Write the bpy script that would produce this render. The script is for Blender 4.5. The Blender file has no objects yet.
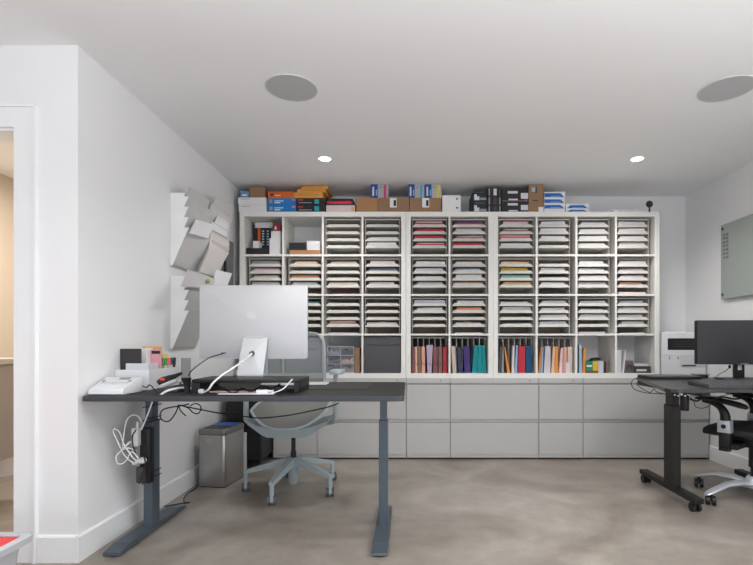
import bpy, bmesh, math, random
from mathutils import Vector, Matrix
random.seed(7)
SC = bpy.context.scene
COL = SC.collection
U = 0.01            # all measures below are centimetres
EYE = 103.8

# ---------------------------------------------------------------- camera
cam_d = bpy.data.cameras.new('camera'); cam = bpy.data.objects.new('camera', cam_d); COL.objects.link(cam)
cam.location = (0, 0, EYE*U); cam.rotation_euler = (math.pi/2, 0, 0)
cam_d.sensor_width = 36; cam_d.lens = 480*36/753
cam_d.shift_x = -(409-376.5)/753; cam_d.shift_y = (342-282.5)/753
cam_d.clip_start = 0.05
SC.camera = cam

# ---------------------------------------------------------------- light and exposure
vs = SC.view_settings
vs.view_transform = 'Standard'; vs.look = 'None'; vs.gamma = 1; vs.use_curve_mapping = False
vs.exposure = 0.2
w = bpy.data.worlds.new('world'); SC.world = w; w.use_nodes = True
w.node_tree.nodes['Background'].inputs[0].default_value = (0.75, 0.85, 1, 1)
w.node_tree.nodes['Background'].inputs[1].default_value = 0.6

def area(name, loc, rot, sx, sy, power, col=(1, 1, 1), shape='RECTANGLE', spread=180):
    d = bpy.data.lights.new(name, 'AREA'); d.shape = shape; d.size = sx*U; d.size_y = sy*U
    d.energy = power; d.color = col; d.spread = math.radians(spread)
    o = bpy.data.objects.new(name, d); COL.objects.link(o)
    o.location = Vector(loc)*U; o.rotation_euler = rot
    return o
# daylight through the wide glazing behind the camera
area('window_daylight', (-30, -292, 110), (math.radians(140), 0, 0), 540, 170, 50, (0.97, 0.985, 1.0))
area('right_side_fill', (262, -40, 120), (math.radians(122), 0, math.radians(90)), 340, 190, 60, (0.97, 0.985, 1.0))  # fill added at the right to lift the left wall; no window there
area('left_side_fill', (-412, -60, 120), (math.radians(122), 0, math.radians(-90)), 260, 190, 12, (0.97, 0.985, 1.0))  # weaker added fill from the left for the right wall, no window behind it
area('ceiling_fill', (40, 40, 185), (math.radians(180), 0, 0), 320, 60, 62, (0.97, 0.985, 1.0))      # added overhead fill thrown up to brighten the ceiling; no pendant hangs here
area('bathroom_lamp_light', (-262, 330, 238), (0, 0, 0), 40, 40, 26, (1.0, 0.90, 0.80))

# ---------------------------------------------------------------- materials
def lin(c):
    c /= 255.0
    return c/12.92 if c <= 0.04045 else ((c+0.055)/1.055)**2.4
def rgb(r, g, b): return (lin(r), lin(g), lin(b), 1)
MATS = {}
def mat(name, col, rough=0.5, metal=0.0, var=0.04, scale=14, bump=0.0, bscale=60, coat=0.0, emit=None, alpha=None, trans=0.0, spec=0.5):
    if name in MATS: return MATS[name]
    m = bpy.data.materials.new(name); m.use_nodes = True
    nt = m.node_tree; b = nt.nodes['Principled BSDF']
    b.inputs['Roughness'].default_value = rough; b.inputs['Metallic'].default_value = metal
    b.inputs['Coat Weight'].default_value = coat
    b.inputs['Specular IOR Level'].default_value = spec
    tc = nt.nodes.new('ShaderNodeTexCoord')
    n = nt.nodes.new('ShaderNodeTexNoise'); n.inputs['Scale'].default_value = scale; n.inputs['Detail'].default_value = 4
    nt.links.new(tc.outputs['Object'], n.inputs['Vector'])
    mx = nt.nodes.new('ShaderNodeMix'); mx.data_type = 'RGBA'
    c = rgb(*col)
    mx.inputs['A'].default_value = tuple(max(0, v*(1-var)) for v in c[:3])+(1,)
    mx.inputs['B'].default_value = tuple(min(1, v*(1+var)) for v in c[:3])+(1,)
    nt.links.new(n.outputs['Fac'], mx.inputs['Factor']); nt.links.new(mx.outputs['Result'], b.inputs['Base Color'])
    if bump:
        n2 = nt.nodes.new('ShaderNodeTexNoise'); n2.inputs['Scale'].default_value = bscale
        nt.links.new(tc.outputs['Object'], n2.inputs['Vector'])
        bp = nt.nodes.new('ShaderNodeBump'); bp.inputs['Strength'].default_value = bump; bp.inputs['Distance'].default_value = 0.002
        nt.links.new(n2.outputs['Fac'], bp.inputs['Height']); nt.links.new(bp.outputs['Normal'], b.inputs['Normal'])
    if emit:
        b.inputs['Emission Color'].default_value = rgb(*emit[0]); b.inputs['Emission Strength'].default_value = emit[1]
    if trans: b.inputs['Transmission Weight'].default_value = trans
    if alpha is not None: b.inputs['Alpha'].default_value = alpha
    MATS[name] = m
    return m

WALL = mat('wall_paint', (236, 236, 237), 0.75, var=0.012, scale=2, bump=0.05, bscale=120)
TRIM = mat('trim_paint', (240, 241, 242), 0.45, var=0.01)
CEIL = mat('ceiling_paint', (242, 242, 243), 0.9, var=0.012, scale=1.5)
BEIGE = mat('bathroom_paint', (214, 204, 190), 0.8, var=0.02)
LAM = mat('white_laminate', (236, 234, 230), 0.5, var=0.01)
STEELW = mat('pale_grey_powder_coated_steel', (190, 189, 187), 0.42, var=0.01)
GAP = mat('dark_seam', (40, 40, 42), 0.8)
DESK = mat('black_desktop_laminate', (36, 34, 33), 0.6, var=0.12, spec=0.3, scale=8)
DESKE = mat('charcoal_edge_band', (56, 59, 66), 0.45)
LEG = mat('slate_grey_steel', (84, 94, 104), 0.4, 0.3)
BLACK = mat('black_plastic', (17, 17, 19), 0.45)
BLK2 = mat('black_satin_steel', (24, 23, 23), 0.45, 0.1)
DKGREY = mat('dark_grey_plastic', (62, 62, 65), 0.5)
SILVER = mat('silver_aluminium', (198, 198, 200), 0.42, 0.25, var=0.01)
SILV2 = mat('polished_aluminium', (205, 210, 220), 0.3, 0.45)
LOGO = mat('glossy_silver_emblem', (208, 208, 210), 0.34, 0.25, var=0)
CHROME = mat('chrome', (190, 190, 192), 0.15, 1.0)
STAIN = mat('brushed_stainless_steel', (176, 174, 172), 0.3, 0.85, var=0.05, scale=5)
STAIND = mat('smoked_steel_lid', (140, 134, 134), 0.35, 0.6)
BLUEP = mat('blue_plastic', (40, 92, 160), 0.4)
WPL = mat('white_plastic', (226, 227, 229), 0.35, var=0.01)
WPL2 = mat('pale_grey_plastic', (205, 207, 212), 0.4, var=0.01)
CHAIR = mat('pale_blue_grey_plastic', (172, 184, 188), 0.5, var=0.02)
KRAFT = mat('kraft_cardboard', (176, 130, 92), 0.85, bump=0.1)
KRAFT2 = mat('brown_cardboard', (150, 118, 90), 0.85, bump=0.1)
CORD = mat('black_rubber', (24, 24, 26), 0.5)
WCORD = mat('white_rubber', (240, 240, 242), 0.45)

def floor_material():
    m = bpy.data.materials.new('polished_concrete'); m.use_nodes = True
    nt = m.node_tree; b = nt.nodes['Principled BSDF']
    tc = nt.nodes.new('ShaderNodeTexCoord')
    n1 = nt.nodes.new('ShaderNodeTexNoise'); n1.inputs['Scale'].default_value = 1.3; n1.inputs['Detail'].default_value = 8; n1.inputs['Distortion'].default_value = 1.2
    n2 = nt.nodes.new('ShaderNodeTexNoise'); n2.inputs['Scale'].default_value = 7; n2.inputs['Detail'].default_value = 9; n2.inputs['Roughness'].default_value = 0.65
    for n in (n1, n2): nt.links.new(tc.outputs['Object'], n.inputs['Vector'])
    r1 = nt.nodes.new('ShaderNodeValToRGB'); r1.color_ramp.elements[0].position = 0.32; r1.color_ramp.elements[1].position = 0.7
    r1.color_ramp.elements[0].color = rgb(140, 129, 119); r1.color_ramp.elements[1].color = rgb(180, 173, 164)
    nt.links.new(n1.outputs['Fac'], r1.inputs['Fac'])
    r2 = nt.nodes.new('ShaderNodeValToRGB'); r2.color_ramp.elements[0].position = 0.36; r2.color_ramp.elements[1].position = 0.66
    r2.color_ramp.elements[0].color = (0.70, 0.69, 0.67, 1); r2.color_ramp.elements[1].color = (1, 1, 1, 1)
    nt.links.new(n2.outputs['Fac'], r2.inputs['Fac'])
    mx = nt.nodes.new('ShaderNodeMix'); mx.data_type = 'RGBA'; mx.blend_type = 'MULTIPLY'; mx.inputs['Factor'].default_value = 0.7
    nt.links.new(r1.outputs['Color'], mx.inputs['A']); nt.links.new(r2.outputs['Color'], mx.inputs['B'])
    nt.links.new(mx.outputs['Result'], b.inputs['Base Color'])
    b.inputs['Roughness'].default_value = 0.3; b.inputs['Specular IOR Level'].default_value = 0.45
    rr = nt.nodes.new('ShaderNodeMapRange'); rr.inputs['To Min'].default_value = 0.22; rr.inputs['To Max'].default_value = 0.42
    nt.links.new(n2.outputs['Fac'], rr.inputs['Value']); nt.links.new(rr.outputs['Result'], b.inputs['Roughness'])
    return m

def mesh_fabric(name, col, see):
    # woven net: fine holes in a real grid pattern
    m = bpy.data.materials.new(name); m.use_nodes = True
    nt = m.node_tree; b = nt.nodes['Principled BSDF']; b.inputs['Base Color'].default_value = rgb(*col); b.inputs['Roughness'].default_value = 0.7
    tr = nt.nodes.new('ShaderNodeBsdfTransparent'); mx = nt.nodes.new('ShaderNodeMixShader')
    tc = nt.nodes.new('ShaderNodeTexCoord'); n = nt.nodes.new('ShaderNodeTexNoise'); n.inputs['Scale'].default_value = 900
    nt.links.new(tc.outputs['Object'], n.inputs['Vector'])
    mr = nt.nodes.new('ShaderNodeMapRange'); mr.inputs['To Min'].default_value = see-0.12; mr.inputs['To Max'].default_value = see+0.12
    nt.links.new(n.outputs['Fac'], mr.inputs['Value'])
    nt.links.new(mr.outputs['Result'], mx.inputs['Fac']); nt.links.new(b.outputs[0], mx.inputs[1]); nt.links.new(tr.outputs[0], mx.inputs[2])
    nt.links.new(mx.outputs[0], nt.nodes['Material Output'].inputs['Surface'])
    return m

# ---------------------------------------------------------------- helpers
def PX(px, D): return (px-409)*D/480.0
def PZ(py, D): return EYE-(py-342)*D/480.0
WL = {}      # object name -> world location in cm (before its own rotation)

class MB:
    def __init__(s): s.b = bmesh.new()
    def box(s, x0, x1, y0, y1, z0, z1, bev=0, seg=2):
        v = [s.b.verts.new((x, y, z)) for x in (x0, x1) for y in (y0, y1) for z in (z0, z1)]
        q = [(0, 1, 3, 2), (4, 6, 7, 5), (0, 4, 5, 1), (2, 3, 7, 6), (0, 2, 6, 4), (1, 5, 7, 3)]
        f = [s.b.faces.new([v[i] for i in t]) for t in q]
        if bev:
            es = list({e for ff in f for e in ff.edges})
            bmesh.ops.bevel(s.b, geom=es, offset=bev, segments=seg, affect='EDGES', profile=0.5)
        return s
    def prism(s, poly, a0, a1, axis='y', bev=0, seg=2):
        # poly in the two remaining axes (x,z) for y, (y,z) for x, (x,y) for z
        def P(p, a):
            return {'y': (p[0], a, p[1]), 'x': (a, p[0], p[1]), 'z': (p[0], p[1], a)}[axis]
        A = [s.b.verts.new(P(p, a0)) for p in poly]; B = [s.b.verts.new(P(p, a1)) for p in poly]
        n = len(poly); fs = [s.b.faces.new(A), s.b.faces.new(B[::-1])]
        for i in range(n): fs.append(s.b.faces.new([A[i], B[i], B[(i+1) % n], A[(i+1) % n]]))
        if bev:
            es = list({e for f in (fs[0], fs[1]) for e in f.edges})
            bmesh.ops.bevel(s.b, geom=es, offset=bev, segments=seg, affect='EDGES', profile=0.5)
        return s
    def rings(s, rs, cap=True, closed=False):
        R = [[s.b.verts.new(p) for p in r] for r in rs]
        n = len(R[0])
        m = len(R) if closed else len(R)-1
        for i in range(m):
            a, c = R[i], R[(i+1) % len(R)]
            for j in range(n): s.b.faces.new([a[j], a[(j+1) % n], c[(j+1) % n], c[j]])
        if cap and not closed:
            s.b.faces.new(R[0][::-1]); s.b.faces.new(R[-1])
        return s
    def tube(s, pts, r, seg=8, smooth=0, closed=False, flat=1.0):
        P = [Vector(p) for p in pts]
        if smooth: P = spline(P, smooth, closed)
        n = len(P); rs = []
        t0 = (P[1]-P[0]).normalized()
        up = Vector((0, 0, 1)) if abs(t0.z) < 0.9 else Vector((1, 0, 0))
        side = t0.cross(up).normalized()
        for i in range(n):
            if closed: t = (P[(i+1) % n]-P[i-1]).normalized()
            else: t = (P[min(i+1, n-1)]-P[max(i-1, 0)]).normalized()
            side = (side-t*side.dot(t)).normalized(); u2 = side.cross(t)
            rr = r[i*(len(r)-1)//max(1, n-1)] if isinstance(r, (list, tuple)) else r
            if isinstance(r, (list, tuple)):
                f = i*(len(r)-1)/max(1, n-1); k = min(int(f), len(r)-2); rr = r[k]*(1-(f-k))+r[k+1]*(f-k)
            rs.append([P[i]+side*math.cos(a)*rr+u2*math.sin(a)*rr*flat for a in [2*math.pi*j/seg for j in range(seg)]])
        return s.rings(rs, closed=closed)
    def cyl(s, p0, p1, r0, r1=None, seg=20):
        return s.tube([p0, p1], [r0, r0 if r1 is None else r1], seg)
    def ball(s, c, r, seg=16, sz=(1, 1, 1)):
        rs = []
        for i in range(1, 10):
            a = math.pi*i/10
            rs.append([(c[0]+r*sz[0]*math.sin(a)*math.cos(b), c[1]+r*sz[1]*math.sin(a)*math.sin(b), c[2]-r*sz[2]*math.cos(a)) for b in [2*math.pi*j/seg for j in range(seg)]])
        return s.rings(rs)
    def lathe(s, c, prof, seg=28):
        return s.rings([[(c[0]+r*math.cos(b), c[1]+r*math.sin(b), c[2]+z) for b in [2*math.pi*j/seg for j in range(seg)]] for r, z in prof])
    def grid(s, fn, nu, nv, thick=None):
        V = [[s.b.verts.new(fn(i/nu, j/nv)) for j in range(nv+1)] for i in range(nu+1)]
        for i in range(nu):
            for j in range(nv): s.b.faces.new([V[i][j], V[i+1][j], V[i+1][j+1], V[i][j+1]])
        if thick:
            d = Vector(thick)
            W = [[s.b.verts.new(V[i][j].co+d) for j in range(nv+1)] for i in range(nu+1)]
            for i in range(nu):
                for j in range(nv): s.b.faces.new([W[i][j], W[i][j+1], W[i+1][j+1], W[i+1][j]])
            for i in range(nu):
                for j in (0, nv):
                    s.b.faces.new([V[i][j], W[i][j], W[i+1][j], V[i+1][j]])
            for j in range(nv):
                for i in (0, nu):
                    s.b.faces.new([V[i][j], V[i][j+1], W[i][j+1], W[i][j]])
        return s
    def build(s, name, m, parent=None, smooth=False, ang=40):
        bmesh.ops.recalc_face_normals(s.b, faces=s.b.faces)
        co = [v.co for v in s.b.verts]
        if parent is None:
            base = Vector(((min(c.x for c in co)+max(c.x for c in co))/2, (min(c.y for c in co)+max(c.y for c in co))/2, min(c.z for c in co)))
        else: base = WL[parent.name]
        for v in s.b.verts: v.co = (v.co-base)*U
        if smooth:
            for f in s.b.faces: f.smooth = True
            for e in s.b.edges:
                if len(e.link_faces) == 2 and e.calc_face_angle(0) > math.radians(ang): e.smooth = False
        me = bpy.data.meshes.new(name); s.b.to_mesh(me); s.b.free()
        me.materials.append(m)
        o = bpy.data.objects.new(name, me); COL.objects.link(o)
        if parent is None: o.location = base*U
        else: o.parent = parent
        WL[o.name] = base.copy()
        return o

def spline(P, k, closed=False):
    out = []; n = len(P)
    segs = n if closed else n-1
    for i in range(segs):
        g = lambda j: P[j % n] if closed else P[max(0, min(n-1, j))]
        p0, p1, p2, p3 = g(i-1), g(i), g(i+1), g(i+2)
        for a in range(k):
            t = a/k
            out.append(0.5*((2*p1)+(p2-p0)*t+(2*p0-5*p1+4*p2-p3)*t*t+(3*p1-p0-3*p2+p3)*t**3))
    if not closed: out.append(P[-1])
    return out

def tag(o, label, cat, group=None):
    o['label'] = label; o['category'] = cat
    if group: o['group'] = group
    return o
def thing(name, label, cat, loc, group=None, rotz=0):
    o = bpy.data.objects.new(name, None); COL.objects.link(o); o.empty_display_size = 0.05
    o.location = Vector(loc)*U; o.rotation_euler = (0, 0, math.radians(rotz)); WL[o.name] = Vector(loc)
    return tag(o, label, cat, group)
def struct(name, mb, m, parent=None):
    o = mb.build(name, m, parent)
    if parent is None: o['kind'] = 'structure'
    return o
def bx(x0, x1, y0, y1, z0, z1, bev=0, seg=2): return MB().box(x0, x1, y0, y1, z0, z1, bev, seg)

# ---------------------------------------------------------------- the room
LX, RX, BY, FY, CZ = -156.6, 266.5, 463.0, 227.0, 244.1
struct('floor', bx(-430, 300, -330, 475, -10, 0), floor_material())
struct('ceiling', bx(-430, 300, -330, 475, CZ, CZ+12), CEIL)
struct('wall_back', bx(-168.6, 300, BY, BY+12, 0, CZ), WALL)
struct('wall_right', bx(RX, RX+12, -300, BY, 0, CZ), WALL)
struct('wall_left', bx(LX-12, LX, FY, BY, 0, CZ), WALL)
DX0, DX1, DT = -270.0, -185.8, 205.0
wf = MB().box(DX1, LX-12, FY, FY+12, 0, CZ).box(-430, DX0, FY, FY+12, 0, CZ).box(DX0, DX1, FY, FY+12, DT, CZ)
struct('wall_front', wf, WALL)
struct('wall_outer', bx(-430, -418, -300, FY, 0, CZ), WALL)
# wall behind the camera, with its wide glazed opening
wr = MB().box(-430, -340, -312, -300, 0, CZ).box(220, 300, -312, -300, 0, CZ).box(-340, 220, -312, -300, 232, CZ)
struct('wall_rear', wr, WALL)
wn = struct('window_1', MB().box(-340, -332, -310, -302, 0, 232).box(212, 220, -310, -302, 0, 232).box(-332, 212, -310, -302, 224, 232).box(-332, 212, -310, -302, 0, 8), BLK2)
for k in (-152, 28): struct('window_mullion', bx(k-3, k+3, -309, -303, 8, 224), BLK2, wn)
# door opening: jamb, casing
cs = MB()
cs.box(DX1-0.01, DX1+10.6, FY-1.4, FY, 0, DT+10.4).box(DX0-10.6, DX0, FY-1.4, FY, 0, DT+10.4).box(DX0, DX1, FY-1.4, FY, DT, DT+10.4)
cs.box(DX1+9.4, DX1+10.6, FY-2.3, FY-1.4, 0, DT+10.4).box(DX0-10.6, DX1+9.4, FY-2.3, FY-1.4, DT+9.2, DT+10.4)
struct('trim_1', cs, TRIM)
struct('trim_2', MB().box(DX1-1.2, DX1, FY, FY+13.4, 0, DT).box(DX0, DX0+1.2, FY, FY+13.4, 0, DT).box(DX0+1.2, DX1-1.2, FY, FY+13.4, DT-1.2, DT), TRIM)
def base_poly(h=12.6, t=1.5): return [(0, 0), (t, 0), (t, h-0.8), (t-0.7, h), (0, h)]
struct('baseboard_left', MB().prism([(LX+p[0], p[1]) for p in base_poly()], FY-1.5, BY-0, 'y'), TRIM)
struct('baseboard_front', MB().prism([(FY-p[0], p[1]) for p in base_poly()], DX1+10.8, LX+0.0, 'x'), TRIM)
struct('baseboard_right', MB().prism([(RX-p[0], p[1]) for p in base_poly()], -300, 423.5, 'y'), TRIM)
# bathroom glimpsed through the door
struct('wall_bathroom_left', bx(-352, -340, FY+12, 430, 0, CZ), BEIGE)
struct('wall_bathroom_back', bx(-352, LX-12, 430, 442, 0, CZ), BEIGE)
struct('wall_bathroom_right', bx(LX-12.6, LX-12, FY+12, 430, 0, CZ), BEIGE)

t = thing('toilet', 'white toilet seen through the doorway at the left edge', 'toilet', (-318, 385, 0))
MB().box(-337, -299, 413, 429, 38, 77, 2).build('tank', WPL, t, True)
MB().box(-338, -298, 411.5, 429.5, 77, 80, 1).build('tank_lid', WPL, t, True)
def oval(cx, cy, a, b, z, n=28): return [(cx+a*math.cos(2*math.pi*k/n), cy+b*math.sin(2*math.pi*k/n), z) for k in range(n)]
MB().rings([oval(-318, 396, 14, 27, 0), oval(-318, 396, 15, 27, 20), oval(-318, 394, 19, 31, 34), oval(-318, 393, 19.5, 32, 43)]).build('bowl', WPL, t, True)
MB().rings([oval(-318, 392, 20, 33, 43.2), oval(-318, 392, 20.3, 33.3, 45), oval(-318, 392, 19, 32, 47)]).build('seat_lid', mat('beige_seat', (222, 190, 165), 0.4), t, True)
t = thing('vanity_cabinet', 'wall hung bathroom vanity just inside the open doorway', 'cabinet', (-296, 290, 30))
bx(-339.9, -253.4, 262, 318, 30, 90, .4).build('body', mat('vanity_grey', (176, 168, 162), 0.5), t)
bx(-339.9, -250.5, 259, 319, 90, 93.4, .3).build('countertop', mat('vanity_top', (205, 200, 194), 0.35), t)

# ---------------------------------------------------------------- ceiling fixtures
for i, (x, y, lab) in enumerate([(-64.3, 367, 'left of the two small glowing recessed downlights in the white ceiling'),
                               (174.5, 367, 'right of the two small glowing recessed downlights in the white ceiling')]):
    t = thing('recessed_downlight', lab, 'downlight', (x, y, CZ-0.6), 'recessed ceiling downlights')
    MB().rings([[(x+r*math.cos(a), y+r*math.sin(a), z) for a in [2*math.pi*k/32 for k in range(32)]] for r, z in ((5.4, CZ), (5.4, CZ-.5), (4.6, CZ-.6), (4.4, CZ-.1))], cap=False).build('trim_ring', WPL, t, True)
    MB().lathe((x, y, CZ-0.3), [(4.3, 0.1), (4.3, 0), (0.3, -0.02)]).build('lens', mat('lit_lens', (255, 250, 240), 0.4, emit=((255, 248, 236), 9)), t)
    d = bpy.data.lights.new('downlight_bulb', 'SPOT'); d.energy = 40 if i == 0 else 54; d.spot_size = math.radians(150); d.spot_blend = 0.8; d.shadow_soft_size = 0.14; d.color = (1, .98, .95)
    o = bpy.data.objects.new('downlight_bulb', d); COL.objects.link(o); o.location = Vector((x, y, CZ-2.5))*U
for x, y, e in ((-64.3, 129, 27), (174.5, 129, 95)):      # the next row of downlights, above the camera's view
    d = bpy.data.lights.new('downlight_bulb', 'SPOT'); d.energy = e; d.spot_size = math.radians(150); d.spot_blend = 0.8; d.shadow_soft_size = 0.14; d.color = (1, .98, .95)
    o = bpy.data.objects.new('downlight_bulb', d); COL.objects.link(o); o.location = Vector((x, y, CZ-2.5))*U
for x, y, lab in [(-64.8, 265, 'round flush grey speaker grille in the ceiling above the silver computer'),
                  (176, 266, 'round flush grey speaker grille in the ceiling, cut by the right edge')]:
    t = thing('ceiling_speaker', lab, 'speaker', (x, y, CZ-0.5), 'ceiling speakers')
    MB().lathe((x, y, CZ-0.45), [(13.6, 0.44), (13.6, .05), (13.2, 0)], 48).build('grille', mat('speaker_grille', (186, 186, 188), 0.8, bump=.3, bscale=900), t)
    MB().rings([[(x+r*math.cos(a), y+r*math.sin(a), z) for a in [2*math.pi*k/48 for k in range(48)]] for r, z in ((14.2, CZ-.01), (14.1, CZ-.5), (13.6, CZ-.5), (13.6, CZ-.1))], cap=False).build('rim', mat('speaker_rim', (205, 205, 207), 0.7), t)

# ---------------------------------------------------------------- shelving wall
SD = 424.0                                   # front plane of the shelving
TOPZ = 218.9; CELL = 33.4; DIV = 1.65; OUT = 4.2
ROWZ = [TOPZ-OUT-CELL*(i+1)-DIV*i for i in range(4)]      # inside bottom of each row
cells = []                                   # (x0, x1) per column
def shelving(x0, ncol, label):
    wdt = 2*OUT+ncol*CELL+(ncol-1)*DIV; x1 = x0+wdt; z0 = TOPZ-147
    t = thing('cube_shelving_unit', label, 'shelving unit', ((x0+x1)/2, SD+19, z0), 'white cube shelving units')
    y0, y1 = SD, SD+38.5
    bx(x0, x0+OUT, y0, y1, z0, TOPZ, .15, 1).build('side_panel', LAM, t); bx(x1-OUT, x1, y0, y1, z0, TOPZ, .15, 1).build('side_panel', LAM, t)
    bx(x0+OUT, x1-OUT, y0, y1, TOPZ-OUT, TOPZ).build('top_panel', LAM, t); bx(x0+OUT, x1-OUT, y0, y1, z0, z0+OUT).build('bottom_panel', LAM, t)
    for i in range(1, 4): bx(x0+OUT, x1-OUT, y0+.1, y1, ROWZ[i]+CELL, ROWZ[i]+CELL+DIV).build('shelf_board', LAM, t)
    for c in range(ncol):
        a = x0+OUT+c*(CELL+DIV); cells.append((a, a+CELL))
        if c < ncol-1:
            for r in range(4): bx(a+CELL, a+CELL+DIV, y0+.1, y1, ROWZ[r], ROWZ[r]+CELL).build('divider', LAM, t)
    return x1
shelving(-149.7, 4, 'white cube shelving unit at the left, holding the dark fabric bin')
shelving(-2.55, 2, 'narrow white cube shelving unit in the middle, holding the red folders')
shelving(74.4, 4, 'white cube shelving unit at the right, next to the printer')
ORD = ['first', 'second', 'third', 'fourth', 'fifth', 'sixth', 'seventh', 'eighth', 'ninth', 'tenth']
COLN = ['leftmost', 'second', 'third', 'fourth', 'fifth', 'sixth', 'seventh', 'eighth', 'ninth', 'rightmost']
ROWN = ['top', 'second', 'third', 'bottom']
TRAYN = ['top', 'second', 'third', 'fourth', 'bottom']
PCOL = {'w': ('white', (214, 213, 216)), 'l': ('pale lilac', (200, 196, 208)), 'g': ('grey', (150, 152, 156)), 'r': ('crimson', (190, 48, 72)),
        'p': ('pale pink', (226, 200, 204)), 'o': ('orange', (222, 150, 112)), 'e': ('peach', (226, 190, 160)), 'b': ('beige', (206, 190, 176)),
        'y': ('mustard', (196, 164, 76)), 'm': ('mint green', (128, 176, 158)), 'n': ('navy', (52, 58, 92)), 't': ('teal', (74, 130, 140)),
        'u': ('light blue', (150, 180, 205)), 's': ('salmon', (214, 160, 142)), 'c': ('coral', (228, 104, 88)), 'k': ('slate', (96, 104, 122)),
        'x': ('maroon', (136, 84, 84)), 'f': ('faded brown', (128, 104, 94)), 'B': ('dark blue', (18, 76, 120)), 'R': ('red', (186, 50, 66)), 'V': ('violet', (62, 50, 112)),
        'T': ('bright teal', (10, 140, 146)), 'd': ('dark grey', (86, 86, 88)), 'O': ('bright orange', (226, 144, 66)), 'i': ('lilac', (184, 164, 190)), 'K': ('black', (34, 34, 36))}
def pm(c): return mat('paper_'+PCOL[c][0].replace(' ', '_'), PCOL[c][1], 0.75, var=0.06, scale=40)
TRAY = mat('tray_board', (208, 205, 198), 0.6, var=0.02)
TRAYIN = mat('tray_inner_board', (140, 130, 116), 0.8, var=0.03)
TRAYS = mat('tray_side_board', (186, 182, 172), 0.7)
FRAME_D = 426.5; RACK_D = 433.0
# each cell: five slots from the top; a token is base colour + thickness 1-4, optional /second colour on top
GR = [
 [None, None, '- - - - -', '- - w1 w3 -', 'r3/p r2 r2 r2/p -', 'r3/B l3/p r2/w r2 l1/r', 'l4/c x2/w c3/l w3/T l1', 'w3 w3 w2 - -', 'w2 w2 w2 w2 -', 'w3 w3 w2 w3 -'],
 ['g3 p2 b2 w2 -', 'e2 - o2 w2 p1', 'b2 - - b2 r1', 'p3 k2 w1/b w2 -', 'w2 l2 w2/B l2/w -', 'w2/b w2/u w3 w2/e -', 'e2 y3 m2 y2/e -', '- w3 l1/n w2 n1', 'w3 w2 w2/l l2 -', 'w3 w2/p w2/p s2 p2'],
 ['- - w2 - -', 't2/y - - - -', '- - - s3/p l1', '- - - w2/y -', 'l3/w w2 - - -', 'w2 o2 - w2/y w1', 'w2/O l3 - e1/t -', 'w2 w2 w2 w2 -', 'w2 w1 w2 - l2/n', 'w2 w2 w2 w2 w1']]
LIPW = 31.0
def sorter_proto(x0, zb, lab):
    t = thing('tray_sorter', lab, 'paper sorter', (x0+LIPW/2, FRAME_D+13, zb), 'tray sorters in the cubbies')
    y0, y1 = FRAME_D, FRAME_D+27
    bx(x0, x0+.5, y0+.6, y1, zb, zb+31.8).build('side_board', TRAYS, t); bx(x0+LIPW-.5, x0+LIPW, y0+.6, y1, zb, zb+31.8).build('side_board', TRAYS, t)
    bx(x0+.5, x0+LIPW-.5, y0+.6, y1, zb+31.2, zb+31.8).build('top_board', TRAY, t)
    bx(x0+.5, x0+LIPW-.5, y1-.4, y1, zb, zb+31.2).build('back_board', TRAYIN, t)
    for k in range(4):
        z = zb+6.2*(k+1)
        m = MB().box(x0+.5, x0+LIPW-.5, y0+.6, y1-.4, z-.1, z+.4)
        # upturned front lip with cut corners, leaning back a little
        a = [(x0-.0, z-.2), (x0+LIPW, z-.2), (x0+LIPW-2.3, z+2.5), (x0+2.3, z+2.5)]
        A = [m.b.verts.new((p[0], y0+(0 if j < 2 else .9), p[1])) for j, p in enumerate(a)]
        B = [m.b.verts.new((p[0], y0+.35+(0 if j < 2 else .9), p[1])) for j, p in enumerate(a)]
        m.b.faces.new(A); m.b.faces.new(B[::-1])
        for j in range(4): m.b.faces.new([A[j], B[j], B[(j+1) % 4], A[(j+1) % 4]])
        m.build('tray', TRAY, t)
    return t
def copy_tree(o, cx, zb, wid, label):
    r = o.copy(); COL.objects.link(r); r.location = (cx*U, o.location.y, zb*U); r.scale = (wid/LIPW, 1, 1); r['label'] = label
    for ch in o.children:
        c = ch.copy(); COL.objects.link(c); c.parent = r
    return r
proto = None
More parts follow.
